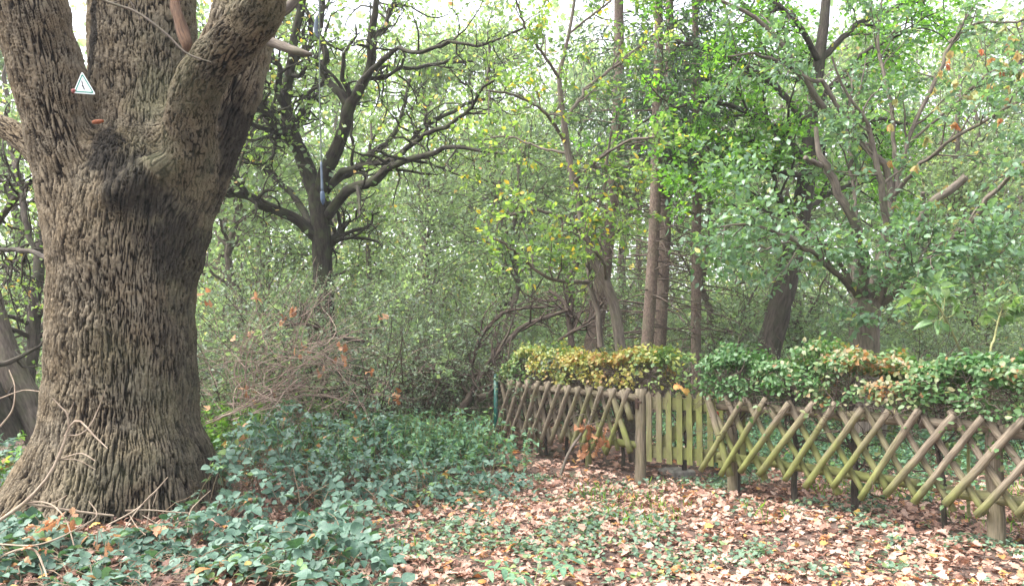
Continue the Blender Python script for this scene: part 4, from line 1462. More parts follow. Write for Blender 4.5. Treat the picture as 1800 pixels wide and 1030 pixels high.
sp = [shrub_proto(20, 2.6, .45, M_SMALL, M_TWIGD, (.03, .06), 7),
      shrub_proto(16, 2.2, .6, M_FAR2, M_TWIGD, (.05, .085), 9),
      shrub_proto(22, 2.2, .7, M_SMALL, M_TWIG, (.03, .05), 1)]
for o in sp:
    o['category'] = 'shrub'
SHR = [
    (1, 596, 10.9, 1.2, 'tall loose grey green bush hiding the foot of the gnarled oak'),
    (0, 700, 10.7, 1.0, 'loose grey green bush left of the dark fallen boughs'),
    (1, 372, 11.4, .7, 'grey green bush pressed against the right side of the great oak'),
    (0, 575, 11.4, 1.0, 'tall fine leaved bush straight under the rope end'),
    (0, 655, 11.2, .95, 'dense grey green bush right of the brushwood heap'),
    (0, 735, 11.0, .8, 'rounded grey green bush above the nettle bed'),
    (1, 520, 14.0, 1.15, 'pale bush left of the gnarled oak trunk'),
    (1, 700, 14.6, 1.2, 'pale bush between the gnarled oak and the dark boughs'),
    (1, 900, 16.8, 1.2, 'pale bush right above the green metal post, deep in the wood'),
    (1, 1050, 18.2, 1.3, 'large pale bush deep between the spruces'),
    (1, 1150, 19.5, 1.3, 'light bush right beside the black roofed shed'),
    (1, 1260, 18.6, 1.3, 'tall light bush deep behind the thin spruce'),
    (1, 1380, 17.5, 1.25, 'light bush deep behind the leaning dark trunk'),
    (1, 1520, 16.5, 1.2, 'light bush deep behind the lopped tree foot'),
    (1, 1640, 16.2, 1.2, 'light bush deep behind the tall pale shoots'),
    (1, 1760, 15.4, 1.2, 'light bush deep behind the right end of the hedge'),
    (0, 418, 11.6, .9, 'grey green shrub rising directly right of the great oak trunk'),
    (2, 480, 11.2, 1.0, 'nearly bare shrub of pinkish stems behind the brushwood heap'),
    (0, 540, 12.6, 1.1, 'tall fine leaved grey shrub in front of the gnarled oak base'),
    (0, 615, 12.2, 1.05, 'fine leaved shrub right of the gnarled oak base'),
    (0, 690, 12.4, .85, 'broad bluish grey shrub in the middle, below the slanting dark trunk'),
    (1, 765, 13.2, .85, 'lighter green shrub left of the fallen dark branches'),
    (2, 800, 11.8, .75, 'bare twiggy shrub just above the nettle bed'),
    (1, 845, 14.2, 1.0, 'pale green shrub beyond the metal post'),
    (0, 640, 15.5, 1.1, 'far grey shrub below the gap of sky'),
    (1, 460, 15, 1.1, 'light shrub seen above the brushwood heap'),
    (2, 940, 12.6, .85, 'bare brownish shrub behind the green end of the left hedge'),
    (1, 1000, 15.2, .9, 'shrub in the shade behind the curved sapling'),
    (2, 1085, 16.5, 1.0, 'thin twiggy shrub behind the spruce pair'),
    (1, 1195, 16.2, .95, 'green shrub between the spruce pair and the thin spruce'),
    (1, 1275, 15.2, .95, 'shrub left of the leaning dark trunk'),
    (0, 1330, 12.2, .7, 'small leafy shrub against the foot of the leaning dark trunk'),
    (1, 1430, 14.5, .9, 'shrub filling the gap between the leaning trunk and the lopped tree'),
    (0, 1590, 12.8, .8, 'shrub right of the lopped tree foot'),
    (2, 1620, 11.5, .8, 'dark thin stemmed shrub behind the tall pale shoots'),
    (1, 1690, 12.4, .8, 'leafy shrub behind the right part of the green hedge'),
    (1, 1790, 11.5, .9, 'shrub at the right edge behind the hedge'),
    (1, 20, 13, 1.0, 'shrub behind the dark stems at the left edge'),
    (0, 90, 12, .8, 'shrub half hidden by the left side of the great oak'),
]
first = set()
for pi_, px, d, s, lb in SHR:
    x = (px - 900) / FPX * d
    loc = (x, d, float(gz([x], [d])[0]))
    if pi_ not in first:
        o = sp[pi_]
        o.location, o.rotation_euler, o.scale = loc, (0, 0, U(0, 6)), (s,) * 3
        tag(o, lb, None, 'shrubs of the undergrowth')
        first.add(pi_)
    else:
        dup(sp[pi_], loc, U(0, 6), s, lb, 'shrubs of the undergrowth')

# ------------------------------------------------------------------ hedges
def hedge(label, path, band, thick, n, size, mat, rfun, nstem, topf, loc, sprays=()):
    root = thing('hedge', label, 'hedge', loc, 'clipped hedges behind the lattice fence')
    path = np.asarray(path, float)
    seg = np.linalg.norm(np.diff(path, axis=0), axis=1)
    cum = np.concatenate([[0], np.cumsum(seg)])

    def at(s):
        return np.stack([np.interp(s, cum, path[:, 0]), np.interp(s, cum, path[:, 1])], -1)

    def sidev(s):
        d = at(s + .05) - at(s - .05)
        d = d / np.linalg.norm(d, axis=1, keepdims=True)
        return np.stack([d[:, 1], -d[:, 0]], -1)

    # leaves: a shell over a rounded box, looser on top
    s = U(0, cum[-1], n)
    a = U(-.25, np.pi + .25, n)
    rr = 1 - np.abs(rng.normal(0, .16, n)) + .1 * rng.normal(size=n) * (rng.random(n) < .2)
    sq = lambda v: np.sign(v) * np.abs(v) ** .55
    u_ = sq(np.cos(a)) * thick / 2 * rr
    zt = topf(s)
    zm = (band[0] + zt) / 2
    z = zm + sq(np.sin(a)) * (zt - zm) * rr + np.where(np.sin(a) < .2, U(-.45, .1, n) * (zm - band[0]) * 2, 0)
    z = z + np.maximum(0, np.sin(a)) * np.abs(rng.normal(0, .05, n)) + .09 * noise2(s * 3, u_ * 5, 81)
    xy = at(s) + sidev(s) * u_[:, None]
    p = np.column_stack([xy, z])
    gap = noise(p * [3.2, 3.2, 4.5], 82)
    keep = gap > -.22
    p, s, z, u_ = p[keep], s[keep], z[keep], u_[keep]
    sv = sidev(s)
    nn = norm(np.column_stack([sv * (u_ / thick * 1.6)[:, None], np.full(len(p), .75)]) + .55 * rng.normal(size=p.shape))
    mb = MB()
    leaves(mb, p, size, OVAL, nn, bend=.35, rnd=rfun(s / cum[-1], z, p))
    for c, k_, sd_ in sprays:
        leaves(mb, c + rng.normal(size=(k_, 3)) * sd_, (.035, .06), OVAL, norm(rng.normal(size=(k_, 3)) * .6 + [0, -.6, .6]), bend=.35, rnd=U(.1, .85, k_))
    mb.build('foliage', mat, root)
    # stems to the ground and the twiggy inside
    q = MB()
    ss = np.linspace(.15, cum[-1] - .1, nstem) + U(-.1, .1, nstem)
    K = 7
    PT = np.zeros((nstem, K, 3))
    b0 = at(ss)
    for i in range(K):
        PT[:, i, :2] = b0 + np.cumsum(rng.normal(size=(nstem, 2)) * .025, 1) * i * .4
        PT[:, i, 2] = -.05 + i / (K - 1) * (band[0] + .15)
    R = U(.016, .034, (nstem, 1)) * np.linspace(1.1, .6, K)
    tubes(q, PT, R, 7, False, None, .2, 4)
    q.build('stems', M_DARKB, root)
    q = MB()
    b1, s1 = grow(PT, R, 16, (.35, .8), (35, 85), 7, .28, .1, .35, 1, .4, .004)
    b2, s2 = grow(b1, s1, 6, (.15, .45), (30, 80), 5, .3, .02, .2, 1, .6, .0025)
    m_ = int(cum[-1] * 260)
    ts = U(0, cum[-1], m_)
    tp_ = np.column_stack([at(ts) + sidev(ts) * U(-.5, .5, (m_, 1)) * thick, band[0] + U(-.06, .2, m_)])
    TT = np.zeros((m_, 5, 3))
    TT[:, 0] = tp_
    dd_ = norm(rng.normal(size=(m_, 3)) * [1, 1, .45])
    for i in range(1, 5):
        dd_ = norm(dd_ + .35 * rng.normal(size=dd_.shape))
        TT[:, i] = TT[:, i - 1] + dd_ * .06
    tubes(q, b1, s1, 4)
    tubes(q, b2, s2, 3)
    tubes(q, TT, np.full((m_, 5), .003), 3)
    q.build('twigs', M_TWIGD, root)
    return root


tl = lambda s: 1.35 + .035 * np.sin(s * 3) + .1 * noise2(s * 2.4, 0, 83) - .2 * sstep(2.6, 3.3, s) - .1 * sstep(.5, .0, s)
hedge('yellow tinted hedge above the shorter lattice fence run and the gate', [(LE - nL * .26 - dL * .1)[:2], (GP - nL * .32)[:2], (2.02, 8.85)], (1.0, 1.4), .75, 9500, (.04, .065), M_HEDGE_L,
      lambda t, z, p: np.clip(.1 + .55 * sstep(.05, .45, t) - .3 * sstep(.72, .95, t) + .38 * noise(p * 3.5, 84) + .18 * rng.normal(size=len(t)), 0, 1), 7, tl, LE - nL * .3)
trr = lambda s: 1.33 + .03 * np.sin(s * 2.5 + 1) + .16 * noise2(s * 1.9, 0, 85) + .05 * sstep(1.3, 0, s)
hedge('long green hedge with brown patches above the right lattice fence run', [(RP - nR * .2 - dR * .2)[:2], (RX - nR * .2)[:2]], (1.0, 1.4), .72, 21000, (.038, .062), M_HEDGE_R,
      lambda t, z, p: np.clip(.22 + .42 * np.exp(-((t - .36) / .16) ** 2) + .2 * sstep(.55, 1, t) + .3 * noise(p * 2.6, 86) + .27 * rng.normal(size=len(t)) - .1 * sstep(.25, .05, t), 0, 1), 7, trr, RP - nR * .4, [(P(x, y, d), n_, np.array([.1, .05, h_])) for x, y, d, n_, h_ in ((1690, 790, 6.05, 40, .13), (1655, 860, 6.15, 24, .1), (1720, 760, 5.95, 40, .08), (1560, 775, 6.55, 26, .09), (1545, 745, 6.6, 20, .07), (1340, 725, 7.3, 24, .08), (1460, 720, 6.9, 24, .06), (1770, 800, 5.8, 36, .12), (1790, 730, 5.75, 30, .09), (1620, 735, 6.3, 24, .06))])

# tall fresh shoots growing out of the right hedge
M_SHOOT = leaf_mat('shoot_leaf', [(0, (.08, .15, .07)), (.6, (.13, .22, .1)), (1, (.2, .28, .12))], .45, .4, (1.4, 1.5, .7), .5)
M_STEM = bark_mat('green_stem', (.16, .17, .07), (.32, .31, .15), gamt=.3)


def shoot(label, rows, leafn, size):
    root = thing('tall_shoot', label, 'plant', P(*rows[0][:2], rows[0][3]) * [1, 1, 0] + [0, 0, .0], 'tall shoots above the right hedge')
    q = MB()
    p, r = chain(rows)
    p = np.vstack([p[0] * [1, 1, 0] + [0, .05, 0], p])
    r = np.concatenate([[r[0] * 1.3], r])
    p, r = resample(p, r, 30)
    tubes(q, p, r, 6)
    PT, R = p[None], r[None]
    b1, s1 = grow(PT, R, leafn, (.12, .24), (45, 80), 5, .12, .03, .62, 1, .5, .0016)
    tubes(q, b1, s1, 4)
    q.build('stem', M_STEM, root)
    lp, ld = along(b1, 5, .35, .01)
    mb = MB()
    leaves(mb, lp, size, tpl_oval_fine(.27), None, .55, .3, .5, ld + [0, 0, -.3])
    mb.build('leaves', M_SHOOT, root)


shoot('tall shoot with large fresh green leaves bending left over the hedge', [(1700, 655, 2.6, 6.75), (1685, 610, 2.4, 6.65), (1668, 572, 2.0, 6.55), (1650, 540, 1.6, 6.5), (1628, 515, 1.0, 6.45)], 13, (.09, .14))
shoot('upright pale stemmed shoot with a brown leaf right of the bending shoot', [(1740, 645, 2.4, 6.5), (1748, 595, 2.0, 6.5), (1756, 560, 1.7, 6.5), (1764, 535, 1.2, 6.5)], 11, (.08, .12))

# withered oak sprig caught in the left lattice, maple leaf on the gate
wsp = thing('oak_sprig', 'withered brown oak sprig caught in the lattice left of the gate post', 'twig', P(1035, 840, 8.5) * [1, 1, 0])
q = MB()
p, r = resample(*chain([(985, 835, 3, 8.4), (1000, 795, 2.6, 8.45), (1020, 765, 2.4, 8.5), (1032, 748, 1.8, 8.55), (1040, 730, 1.2, 8.6)]), 14)
tubes(q, p, r, 6)
b1, s1 = grow(p[None], r[None], 9, (.15, .4), (35, 75), 6, .25, 0, .3, 1, .6, .003)
tubes(q, b1, s1, 4)
q.build('stem', M_GREYB, wsp)
mb = MB()
for c, n, s in ((P(1045, 775, 8.45), 22, .07), (P(1022, 745, 8.45), 10, .05), (P(1030, 790, 8.45), 7, .05)):
    leaves(mb, c + rng.normal(size=(n, 3)) * s * [1, .6, 1], (.08, .13), OAK, norm(rng.normal(size=(n, 3))), 0, .2, .3, np.tile([0, 0, -1.], (n, 1)), curl=.25)
mb.build('withered_leaves', M_DEADLEAF, wsp)
mb = MB()
c = P(1196, 683, 8.3)
leaves(mb, np.array([c, c + [.03, 0, .01]]), np.array([.13, .12]), OAK, np.array([[.1, -.9, .3], [-.3, -.8, .4]]), 0, .2, .3, np.array([[1., 0, -.1], [-.6, 0, .6]]), rnd=np.array([.985, .96]), curl=.2)
tag(mb.build('fallen_leaf', M_LITTER), 'yellow brown leaf resting on the tips of the gate pickets', 'leaf')

# dark low shed seen over the hedge
shx = P(1188, 605, 20)
sd = thing('shed', 'low black roofed shed half seen over the hedge behind the spruces', 'shed', (shx[0], 20, 0))
dx, dy = np.array([1.0, .12, 0]), np.array([-.12, 1.0, 0])
q = MB()
box(q, np.array([shx[0], 20.7, .55]), dx * .75, dy * .6, .62)
q.build('wall', plain('dark_boards', (.05, .05, .055), .8), sd, False)
q = MB()
box(q, np.array([shx[0], 20.7, 1.28]), dx * .9, dy * .75, np.array([0, .03, .09]))
box(q, np.array([shx[0] + .02, 20.6, 1.40]), dx * .8, dy * .6, np.array([0, .02, .04]))
q.build('roof', plain('tar_paper', (.012, .012, .014), .5, 0, .5), sd, False)

# ------------------------------------------------------------------ brushwood heap and dead branches
bh = thing('brushwood_heap', 'heap of dry pinkish brown brushwood right of the great oak', 'brushwood', P(480, 740, 9.4) * [1, 1, 0])
q = MB()


def bundle(n, rows, spread, rad, K=14, tail=.25):
    p, _ = resample(*chain([(a, b_, 1, d) for a, b_, d in rows]), K)
    o = rng.normal(size=(n, 1, 3)) * spread * np.linspace(.7, 1.3, K)[None, :, None]
    o = o + np.cumsum(rng.normal(size=(n, K, 3)) * spread * .22, 1)
    fan = rng.normal(size=(n, 1, 3)) * (np.linspace(0, 1, K) ** 2.2)[None, :, None] * tail
    t0 = U(0, .3, n)
    PT = p[None] + o + fan
    # each stem uses its own stretch of the bundle
    out = np.zeros_like(PT)
    for j in range(n):
        tt = np.linspace(t0[j], U(.6, 1), K) * (K - 1)
        i = np.minimum(tt.astype(int), K - 2)
        f = (tt - i)[:, None]
        out[j] = PT[j, i] * (1 - f) + PT[j, i + 1] * f
    out[:, :, 2] = np.maximum(out[:, :, 2], .02)
    R = U(rad[0], rad[1], (n, 1)) * np.linspace(1, .45, K)
    return out, R


allp = []
for n, rows, s, rad, tail in (
        (10, [(370, 745, 9.0), (430, 720, 9.2), (500, 680, 9.4), (560, 630, 9.5), (620, 598, 9.6), (680, 590, 9.7)], .07, (.004, .009), .35),
        (16, [(420, 740, 9.4), (435, 690, 9.4), (440, 640, 9.4), (470, 595, 9.4), (520, 560, 9.4), (560, 520, 9.4)], .08, (.003, .008), .4),
        (10, [(400, 700, 9.3), (470, 705, 9.3), (540, 690, 9.4), (620, 690, 9.5), (690, 700, 9.6)], .12, (.003, .007), .4),
        (9, [(540, 720, 9.6), (520, 660, 9.7), (540, 600, 9.8), (590, 540, 9.9), (620, 490, 10)], .14, (.003, .006), .5),
        (3, [(640, 730, 10), (660, 680, 10.1), (700, 640, 10.2), (760, 620, 10.3), (820, 640, 10.4)], .16, (.003, .007), .4),
        (8, [(430, 735, 9.2), (400, 680, 9.3), (380, 620, 9.4), (370, 560, 9.5)], .12, (.003, .006), .4)):
    a, b_ = bundle(n, rows, s, rad, 14, tail)
    tubes(q, a, b_, 5)
    allp.append((a, b_))
n = 150
sx_ = np.array([P(x, y, d) for x, y, d in zip(rng.normal(500, 75, n), U(610, 740, n), U(8.9, 10.2, n))])
dd_ = norm(rng.normal(size=(n, 3)) * [1, .7, .45] + [.35, 0, .3])
K = 14
PT = np.zeros((n, K, 3))
PT[:, 0] = sx_
L = U(.4, 1.7, n)
cv = rng.normal(size=(n, 3)) * .09
for i in range(1, K):
    dd_ = norm(dd_ + cv + .1 * rng.normal(size=dd_.shape) - [0, 0, .02])
    PT[:, i] = PT[:, i - 1] + dd_ * (L / (K - 1))[:, None]
PT[:, :, 2] = np.maximum(PT[:, :, 2], .03)
RR_ = U(.0025, .007, (n, 1)) * np.linspace(1, .4, K)
tubes(q, PT, RR_, 5)
allp.append((PT, RR_))
pa = np.concatenate([a for a, b_ in allp])
ra = np.concatenate([b_ for a, b_ in allp])
b1, s1 = grow(pa, ra, 1.3, (.15, .6), (30, 90), 6, .28, .05, .2, 1, .6, .002)
tubes(q, b1, s1, 3)
q.build('sticks', M_TWIG, bh)
mb = MB()
for (x, y, n) in ((515, 540, 7), (500, 555, 5), (605, 600, 4), (365, 520, 4), (455, 520, 4), (600, 625, 5), (530, 615, 5), (430, 690, 5), (480, 690, 4), (560, 640, 3), (680, 560, 3), (440, 580, 4), (655, 640, 4), (700, 690, 6), (360, 720, 3)):
    c = P(x, y, U(8.9, 9.5))
    leaves(mb, c + rng.normal(size=(n, 3)) * .05, (.07, .12), OAK, norm(rng.normal(size=(n, 3))), 0, .2, .3, np.tile([0, 0, -1.], (n, 1)), curl=.25)
mb.build('withered_leaves', M_DEADLEAF, bh)

db = thing('fallen_branch', 'dark fallen boughs with bare twigs leaning left of the metal post', 'branch', P(830, 720, 11) * [1, 1, 0])
q = MB()
ls = limbs([
    [(800, 735, 7, 10.8), (830, 690, 7, 11), (862, 640, 6, 11.2), (890, 600, 5, 11.4), (930, 570, 4, 11.6), (1000, 545, 3, 11.8)],
    [(830, 640, 3.5, 11.4), (842, 600, 3.5, 11.4), (862, 570, 3, 11.4), (900, 545, 2.5, 11.4), (960, 540, 2, 11.4)],
    [(840, 700, 6, 10.8), (870, 688, 5, 10.9), (900, 665, 4, 11)],
    [(640, 690, 4, 10.8), (700, 660, 4, 10.9), (760, 650, 4, 11), (820, 660, 3, 11.1), (870, 650, 2, 11.2)],
    [(1005, 610, 6, 11.8), (1000, 560, 5, 11.9), (990, 530, 4, 12), (965, 510, 2.5, 12.1)],
    [(980, 600, 3, 11.6), (1040, 560, 3, 11.6), (1060, 530, 2, 11.6)],
    [(640, 600, 3.5, 11), (590, 590, 3.5, 10.8), (540, 570, 3, 10.6), (500, 572, 2, 10.4)],
    [(760, 590, 3, 11.8), (720, 615, 3, 11.6), (660, 640, 3, 11.4), (600, 680, 2.5, 11.2)],
])
p0, r0 = stack(ls)
p1, r1 = grow(p0, r0, 14, (.3, 1.0), (25, 75), 7, .22, .03, .1, 1, .55, .003)
p2, r2 = grow(p1, r1, 5, (.15, .5), (25, 75), 5, .25, .02, .15, 1, .6, .002)
tubes(q, p0, r0, 7)
tubes(q, p1, r1, 4)
tubes(q, p2, r2, 3)
q.build('boughs', M_TWIGD, db)

# dry stalks in front of the great oak
M_STALK = bark_mat('pale_dry_stalk', (.16, .115, .085), (.36, .29, .22), gamt=.1, sc=60, bd=.002)
dsk = thing('dry_stalks', 'pale dry branching stalks leaning in front of the great oak base', 'stalks', P(0, 920, 5.75) * [1, 1, 0])
q = MB()
for rows in (
        [(-60, 960, 4, 5.6), (0, 914, 4, 5.7), (46, 881, 3.6, 5.75), (87, 834, 3.2, 5.8), (111, 783, 3, 5.85), (121, 752, 2.6, 5.9), (139, 739, 2.2, 5.9), (165, 765, 1.9, 5.85), (189, 788, 1.2, 5.8)],
        [(121, 752, 2, 5.9), (118, 728, 1.8, 5.9), (104, 712, 1.5, 5.9), (92, 699, 1, 5.9)],
        [(118, 732, 1.4, 5.9), (126, 716, 1.1, 5.9), (130, 706, .8, 5.9)],
        [(113, 765, 1.6, 5.9), (140, 763, 1.4, 5.9), (160, 745, 1.2, 5.95), (176, 710, 1, 6), (188, 678, .8, 6)],
        [(103, 808, 1.7, 5.85), (125, 800, 1.5, 5.8), (145, 797, 1.4, 5.8), (168, 810, 1, 5.75)],
        [(103, 808, 1.3, 5.85), (135, 808, 1.1, 5.85), (168, 825, .8, 5.85)],
        [(40, 884, 2.6, 5.75), (80, 890, 2.6, 5.8), (140, 899, 2.6, 5.9), (200, 906, 2.2, 6)],
        [(42, 884, 2, 5.75), (74, 882, 1.8, 5.75), (98, 892, 1.7, 5.7), (118, 918, 1.5, 5.6), (130, 958, 1.3, 5.5)],
        [(85, 887, 1.3, 5.78), (105, 878, 1.1, 5.8), (118, 870, .8, 5.8)],
        [(-20, 990, 2.6, 5.2), (25, 968, 2.6, 5.2), (60, 966, 2.4, 5.2), (78, 1000, 2, 5.1), (84, 1024, 1.6, 5)],
        [(0, 956, 1.8, 5.3), (60, 958, 1.8, 5.25), (110, 942, 1.4, 5.3), (160, 915, 1, 5.4)],
        [(190, 922, 2, 5.9), (235, 898, 1.8, 6), (262, 875, 1.5, 6.1), (295, 838, 1, 6.2)],
        [(215, 935, 1.5, 5.9), (240, 898, 1.4, 6), (275, 862, 1.2, 6.1), (268, 890, .9, 6.1)],
        [(220, 897, 1.8, 6), (262, 896, 1.7, 6.05), (310, 900, 1.5, 6.1), (360, 903, 1.1, 6.2)],
        [(226, 902, 1.3, 6), (240, 925, 1.2, 5.9), (256, 940, 1, 5.8)],
        [(255, 936, 1.3, 6), (262, 900, 1.2, 6.05), (262, 876, .9, 6.1)],
        [(140, 930, 1.3, 5.7), (170, 905, 1.2, 5.75), (156, 880, .9, 5.8)],
        [(330, 935, 1.4, 5.9), (334, 900, 1.3, 6), (350, 880, 1, 6.1), (370, 862, .8, 6.2)],
        [(170, 965, 1.3, 5.5), (173, 930, 1.2, 5.5), (180, 945, .9, 5.5)],
        [(250, 905, 1.1, 6), (290, 925, 1, 6), (320, 912, .8, 6)],
        [(0, 750, 2, 7.6), (22, 720, 1.8, 7.7), (26, 680, 1.5, 7.8), (16, 650, 1, 7.9)],
        [(0, 700, 1.4, 7.7), (40, 686, 1.2, 7.7), (70, 688, 1, 7.6)]):
    q = MB()
    p, r = chain(rows)
    tubes(q, *resample(p, r * .85, 18), 6, False, None, .12, 7)
    q.build('stalk', M_STALK, dsk)
mb = MB()
for x, y, d, n in ((65, 930, 5.6, 9), (125, 905, 5.7, 5), (55, 985, 5.2, 7), (175, 955, 5.4, 4), (275, 945, 5.5, 3)):
    leaves(mb, P(x, y, d) + rng.normal(size=(n, 3)) * .04, (.07, .11), OAK, norm(rng.normal(size=(n, 3)) + [0, -.5, .5]), 0, .2, .3, curl=.3)
mb.build('withered_leaves', M_DEADLEAF, dsk)

# ------------------------------------------------------------------ bramble carpet, nettles, ground cover, litter
def palmate(mb, p, nrm, y, size, tpl, five, rn):
    x = np.cross(y, nrm)
    for ang, sc, on in ((0, 1.0, None), (72, .8, None), (-72, .8, None), (128, .62, five), (-128, .62, five)):
        m_ = np.ones(len(p), bool) if on is None else on
        a = math.radians(ang)
        d = math.cos(a) * y + math.sin(a) * x
        pp_ = p + d * (size * (.32 if ang == 0 else .05))[:, None]
        nn = norm(nrm + .28 * rng.normal(size=nrm.shape))
        leaves(mb, pp_[m_], (size * sc)[m_] * U(.85, 1.15, m_.sum()), tpl, nn[m_], fold=.3, bend=.4, direc=4 * d[m_], rnd=(rn + .12 * rng.normal(size=len(p)))[m_])


def bramble_h(x, y):
    h = .22 + .26 * noise2(x * .9, y * .9, 91) + .16 * noise2(x * 2.4, y * 2.4, 92)
    h += .32 * np.exp(-((x + 1.7) ** 2 / 1.6 + (y - 8.6) ** 2 / 1.2)) + .5 * np.exp(-((x + 2.55) ** 2 / .12 + (y - 7.0) ** 2 / .5)) + .5 * np.exp(-((x + 2.7) ** 2 / .5 + (y - 8.9) ** 2 / .5))
    h = h * (1 - .35 * sstep(-2.2, -3.0, x) * sstep(7, 6, y)) * (.75 + .25 * sstep(6, 7.5, y))
    return np.maximum(h, .06)


xy = ground_pts(12000, -6.5, 1.3, 3.6, 12.2, lambda x, y: bramble_in(x, y) & ~in_trunk(x, y, .95) & ~((x < -2.75) & (y > 6.1 + .3 * noise2(x * 2, y * 2, 96)) & (y < 7.4)) & (rng.random(len(x)) < .25 + .75 * sstep(0, .75, np.interp(y, BX[:, 0], BX[:, 1]) - x)) & (np.abs(x) < .78 * y + .5) & (noise2(x * 1.5, y * 1.5, 93) + .5 * noise2(x * 4, y * 4, 95) > -.3 - .25 * sstep(6.5, 7.6, y)) & (rng.random(len(x)) < np.where(y > 9.6, .45, 1)))
H = bramble_h(xy[:, 0], xy[:, 1])
zf = U(0, 1, len(xy)) ** .6
e = np.interp(xy[:, 1], BX[:, 0], BX[:, 1]) - xy[:, 0]
H = H * (.35 + .65 * sstep(-.2, .7, e))
p = np.column_stack([xy, gz(xy[:, 0], xy[:, 1]) + H * zf])
nrm = norm(rng.normal(size=p.shape) * .32 + [0, -.18, 1])
y_ = norm(rng.normal(size=p.shape) * [1, 1, .25])
y_ = norm(y_ - (y_ * nrm).sum(-1, keepdims=True) * nrm)
size = U(.055, .1, len(p)) * np.where(xy[:, 1] < 6, 1.1, .95)
rn = .45 + .22 * noise(p * 1.2, 94) + .24 * rng.normal(size=len(p))
rn = np.where(rng.random(len(p)) < .03, U(.87, .99, len(p)), np.minimum(rn, .86))
five = rng.random(len(p)) < .4
nearm = xy[:, 1] < 7.2
mb = MB()
for msk, tpl in ((nearm, tpl_oval_fine(.4)), (~nearm, tpl_oval(.38))):
    palmate(mb, p[msk], nrm[msk], y_[msk], size[msk], tpl, five[msk], rn[msk])
tag(mb.build('bramble_leaves', M_BRAMBLE), kind='stuff')
# canes carrying them
k = rng.random(len(p)) < .45
pc = p[k]
K = 5
tt = np.linspace(0, 1, K)[None, :, None]
g0 = pc + np.column_stack([U(-.35, .35, (len(pc), 2)), np.zeros(len(pc))])
g0[:, 2] = gz(g0[:, 0], g0[:, 1]) - .01
PT = g0[:, None] * (1 - tt) + pc[:, None] * tt
PT[:, :, 2] += .06 * np.sin(np.pi * tt[0, :, 0])
PT += rng.normal(size=PT.shape) * .012
q = MB()
tubes(q, PT, np.full((len(pc), K), .0032), 4)
tag(q.build('bramble_canes', bark_mat('bramble_cane', (.09, .06, .045), (.22, .17, .11), gamt=.3)), kind='stuff')


def nettles(name, n, cx, cy, sx, sy, h, mat, leaf, keep=None):
    xy = np.column_stack([rng.normal(cx, sx, n), rng.normal(cy, sy, n)])
    if keep is not None:
        xy = xy[keep(xy[:, 0], xy[:, 1])]
    n = len(xy)
    K = 5
    L = U(.5, 1.1, n) * h
    PT = np.zeros((n, K, 3))
    PT[:, 0] = np.column_stack([xy, gz(xy[:, 0], xy[:, 1])])
    d = norm(rng.normal(size=(n, 3)) * .16 + [0, 0, 1])
    for i in range(1, K):
        d = norm(d + .1 * rng.normal(size=d.shape))
        PT[:, i] = PT[:, i - 1] + d * (L / (K - 1))[:, None]
    q = MB()
    tubes(q, PT, np.full((n, K), .0025), 3)
    tag(q.build(name + '_stems', M_STEM), kind='stuff')
    mb = MB()
    lp, ld = along(PT, 16, .3, .004)
    hd = norm(rng.normal(size=lp.shape) * [1, 1, .1])
    leaves(mb, lp, leaf, tpl_oval(.27), norm(rng.normal(size=lp.shape) * .4 + [0, 0, 1]), fold=.3, bend=.45, direc=3 * hd)
    tag(mb.build(name + '_leaves', mat), kind='stuff')


nettles('nettle', 520, -1.25, 9.3, .75, .55, .66, M_NETTLE, (.045, .085), lambda x, y: bramble_in(x, y))
nettles('undergrowth', 130, -4.7, 8.6, .5, .9, .55, M_LIME, (.06, .1), lambda x, y: ~in_trunk(x, y, 1))
nettles('low_herb', 260, -3.2, 10.6, 1.1, .9, .75, M_LIME, (.06, .11), lambda x, y: (y > 9.4) & (x < -2.4))
nettles('shade_herb', 1500, 4.2, 10.6, 2.6, 1.5, .34, M_NETTLE, (.045, .08), lambda x, y: (((x - RP[0]) * nR[0] + (y - RP[1]) * nR[1]) < -.75) & (x > 2.6 - .2 * (y - 8)))
nettles('wood_herb', 1400, 0, 15.5, 7, 2.2, .7, M_NETTLE, (.06, .1), lambda x, y: y > 11.6)


def litter(n, x0, x1, y0, y1, keep, size, tpl, zj=.02):
    xy = ground_pts(n, x0, x1, y0, y1, keep)
    p = np.column_stack([xy, gz(xy[:, 0], xy[:, 1]) + .008 + np.abs(rng.normal(0, zj, len(xy)))])
    nn = norm(rng.normal(size=p.shape) * .3 + [0, 0, 1])
    r = np.clip(.52 + .22 * rng.normal(size=len(p)) + .22 * noise2(xy[:, 0] * 1.8, xy[:, 1] * 1.8, 101) - .25 * sstep(-.2, -1.0, xy[:, 0] - np.interp(xy[:, 1], BX[:, 0], BX[:, 1])), 0, .94)
    r = np.where(rng.random(len(p)) < .05, U(.93, 1, len(p)), r)
    mb_l.append((p, size, tpl, nn, r))


mb_l = []
bare = lambda x, y: noise2(x * 1.3, y * 1.3, 102) + .6 * noise2(x * 3.5, y * 3.5, 103)
infr = lambda x, y: np.abs(x) < .74 * y + .6
litter(11500, -5, 5.5, 4.2, 8.2, lambda x, y: infr(x, y) & (bare(x, y) > -.75) & ~in_trunk(x, y, .8), (.05, .11), OAK)
litter(2600, -1, 5, 4.2, 8.2, lambda x, y: infr(x, y), (.05, .09), tpl_oval(.3), .012)
litter(7000, -2, 5.2, 4.2, 9, lambda x, y: infr(x, y), (.02, .05), tpl_oval(.38), .008)
litter(6500, -5, 8.5, 8.0, 14, lambda x, y: infr(x, y), (.07, .13), OAK)
litter(5000, -10, 14, 13, 24, lambda x, y: infr(x, y), (.1, .2), DIA)
mb = MB()
for p, size, tpl, nn, r in mb_l:
    leaves(mb, p, size, tpl, nn, fold=.15, bend=.2, rnd=r, curl=.32)
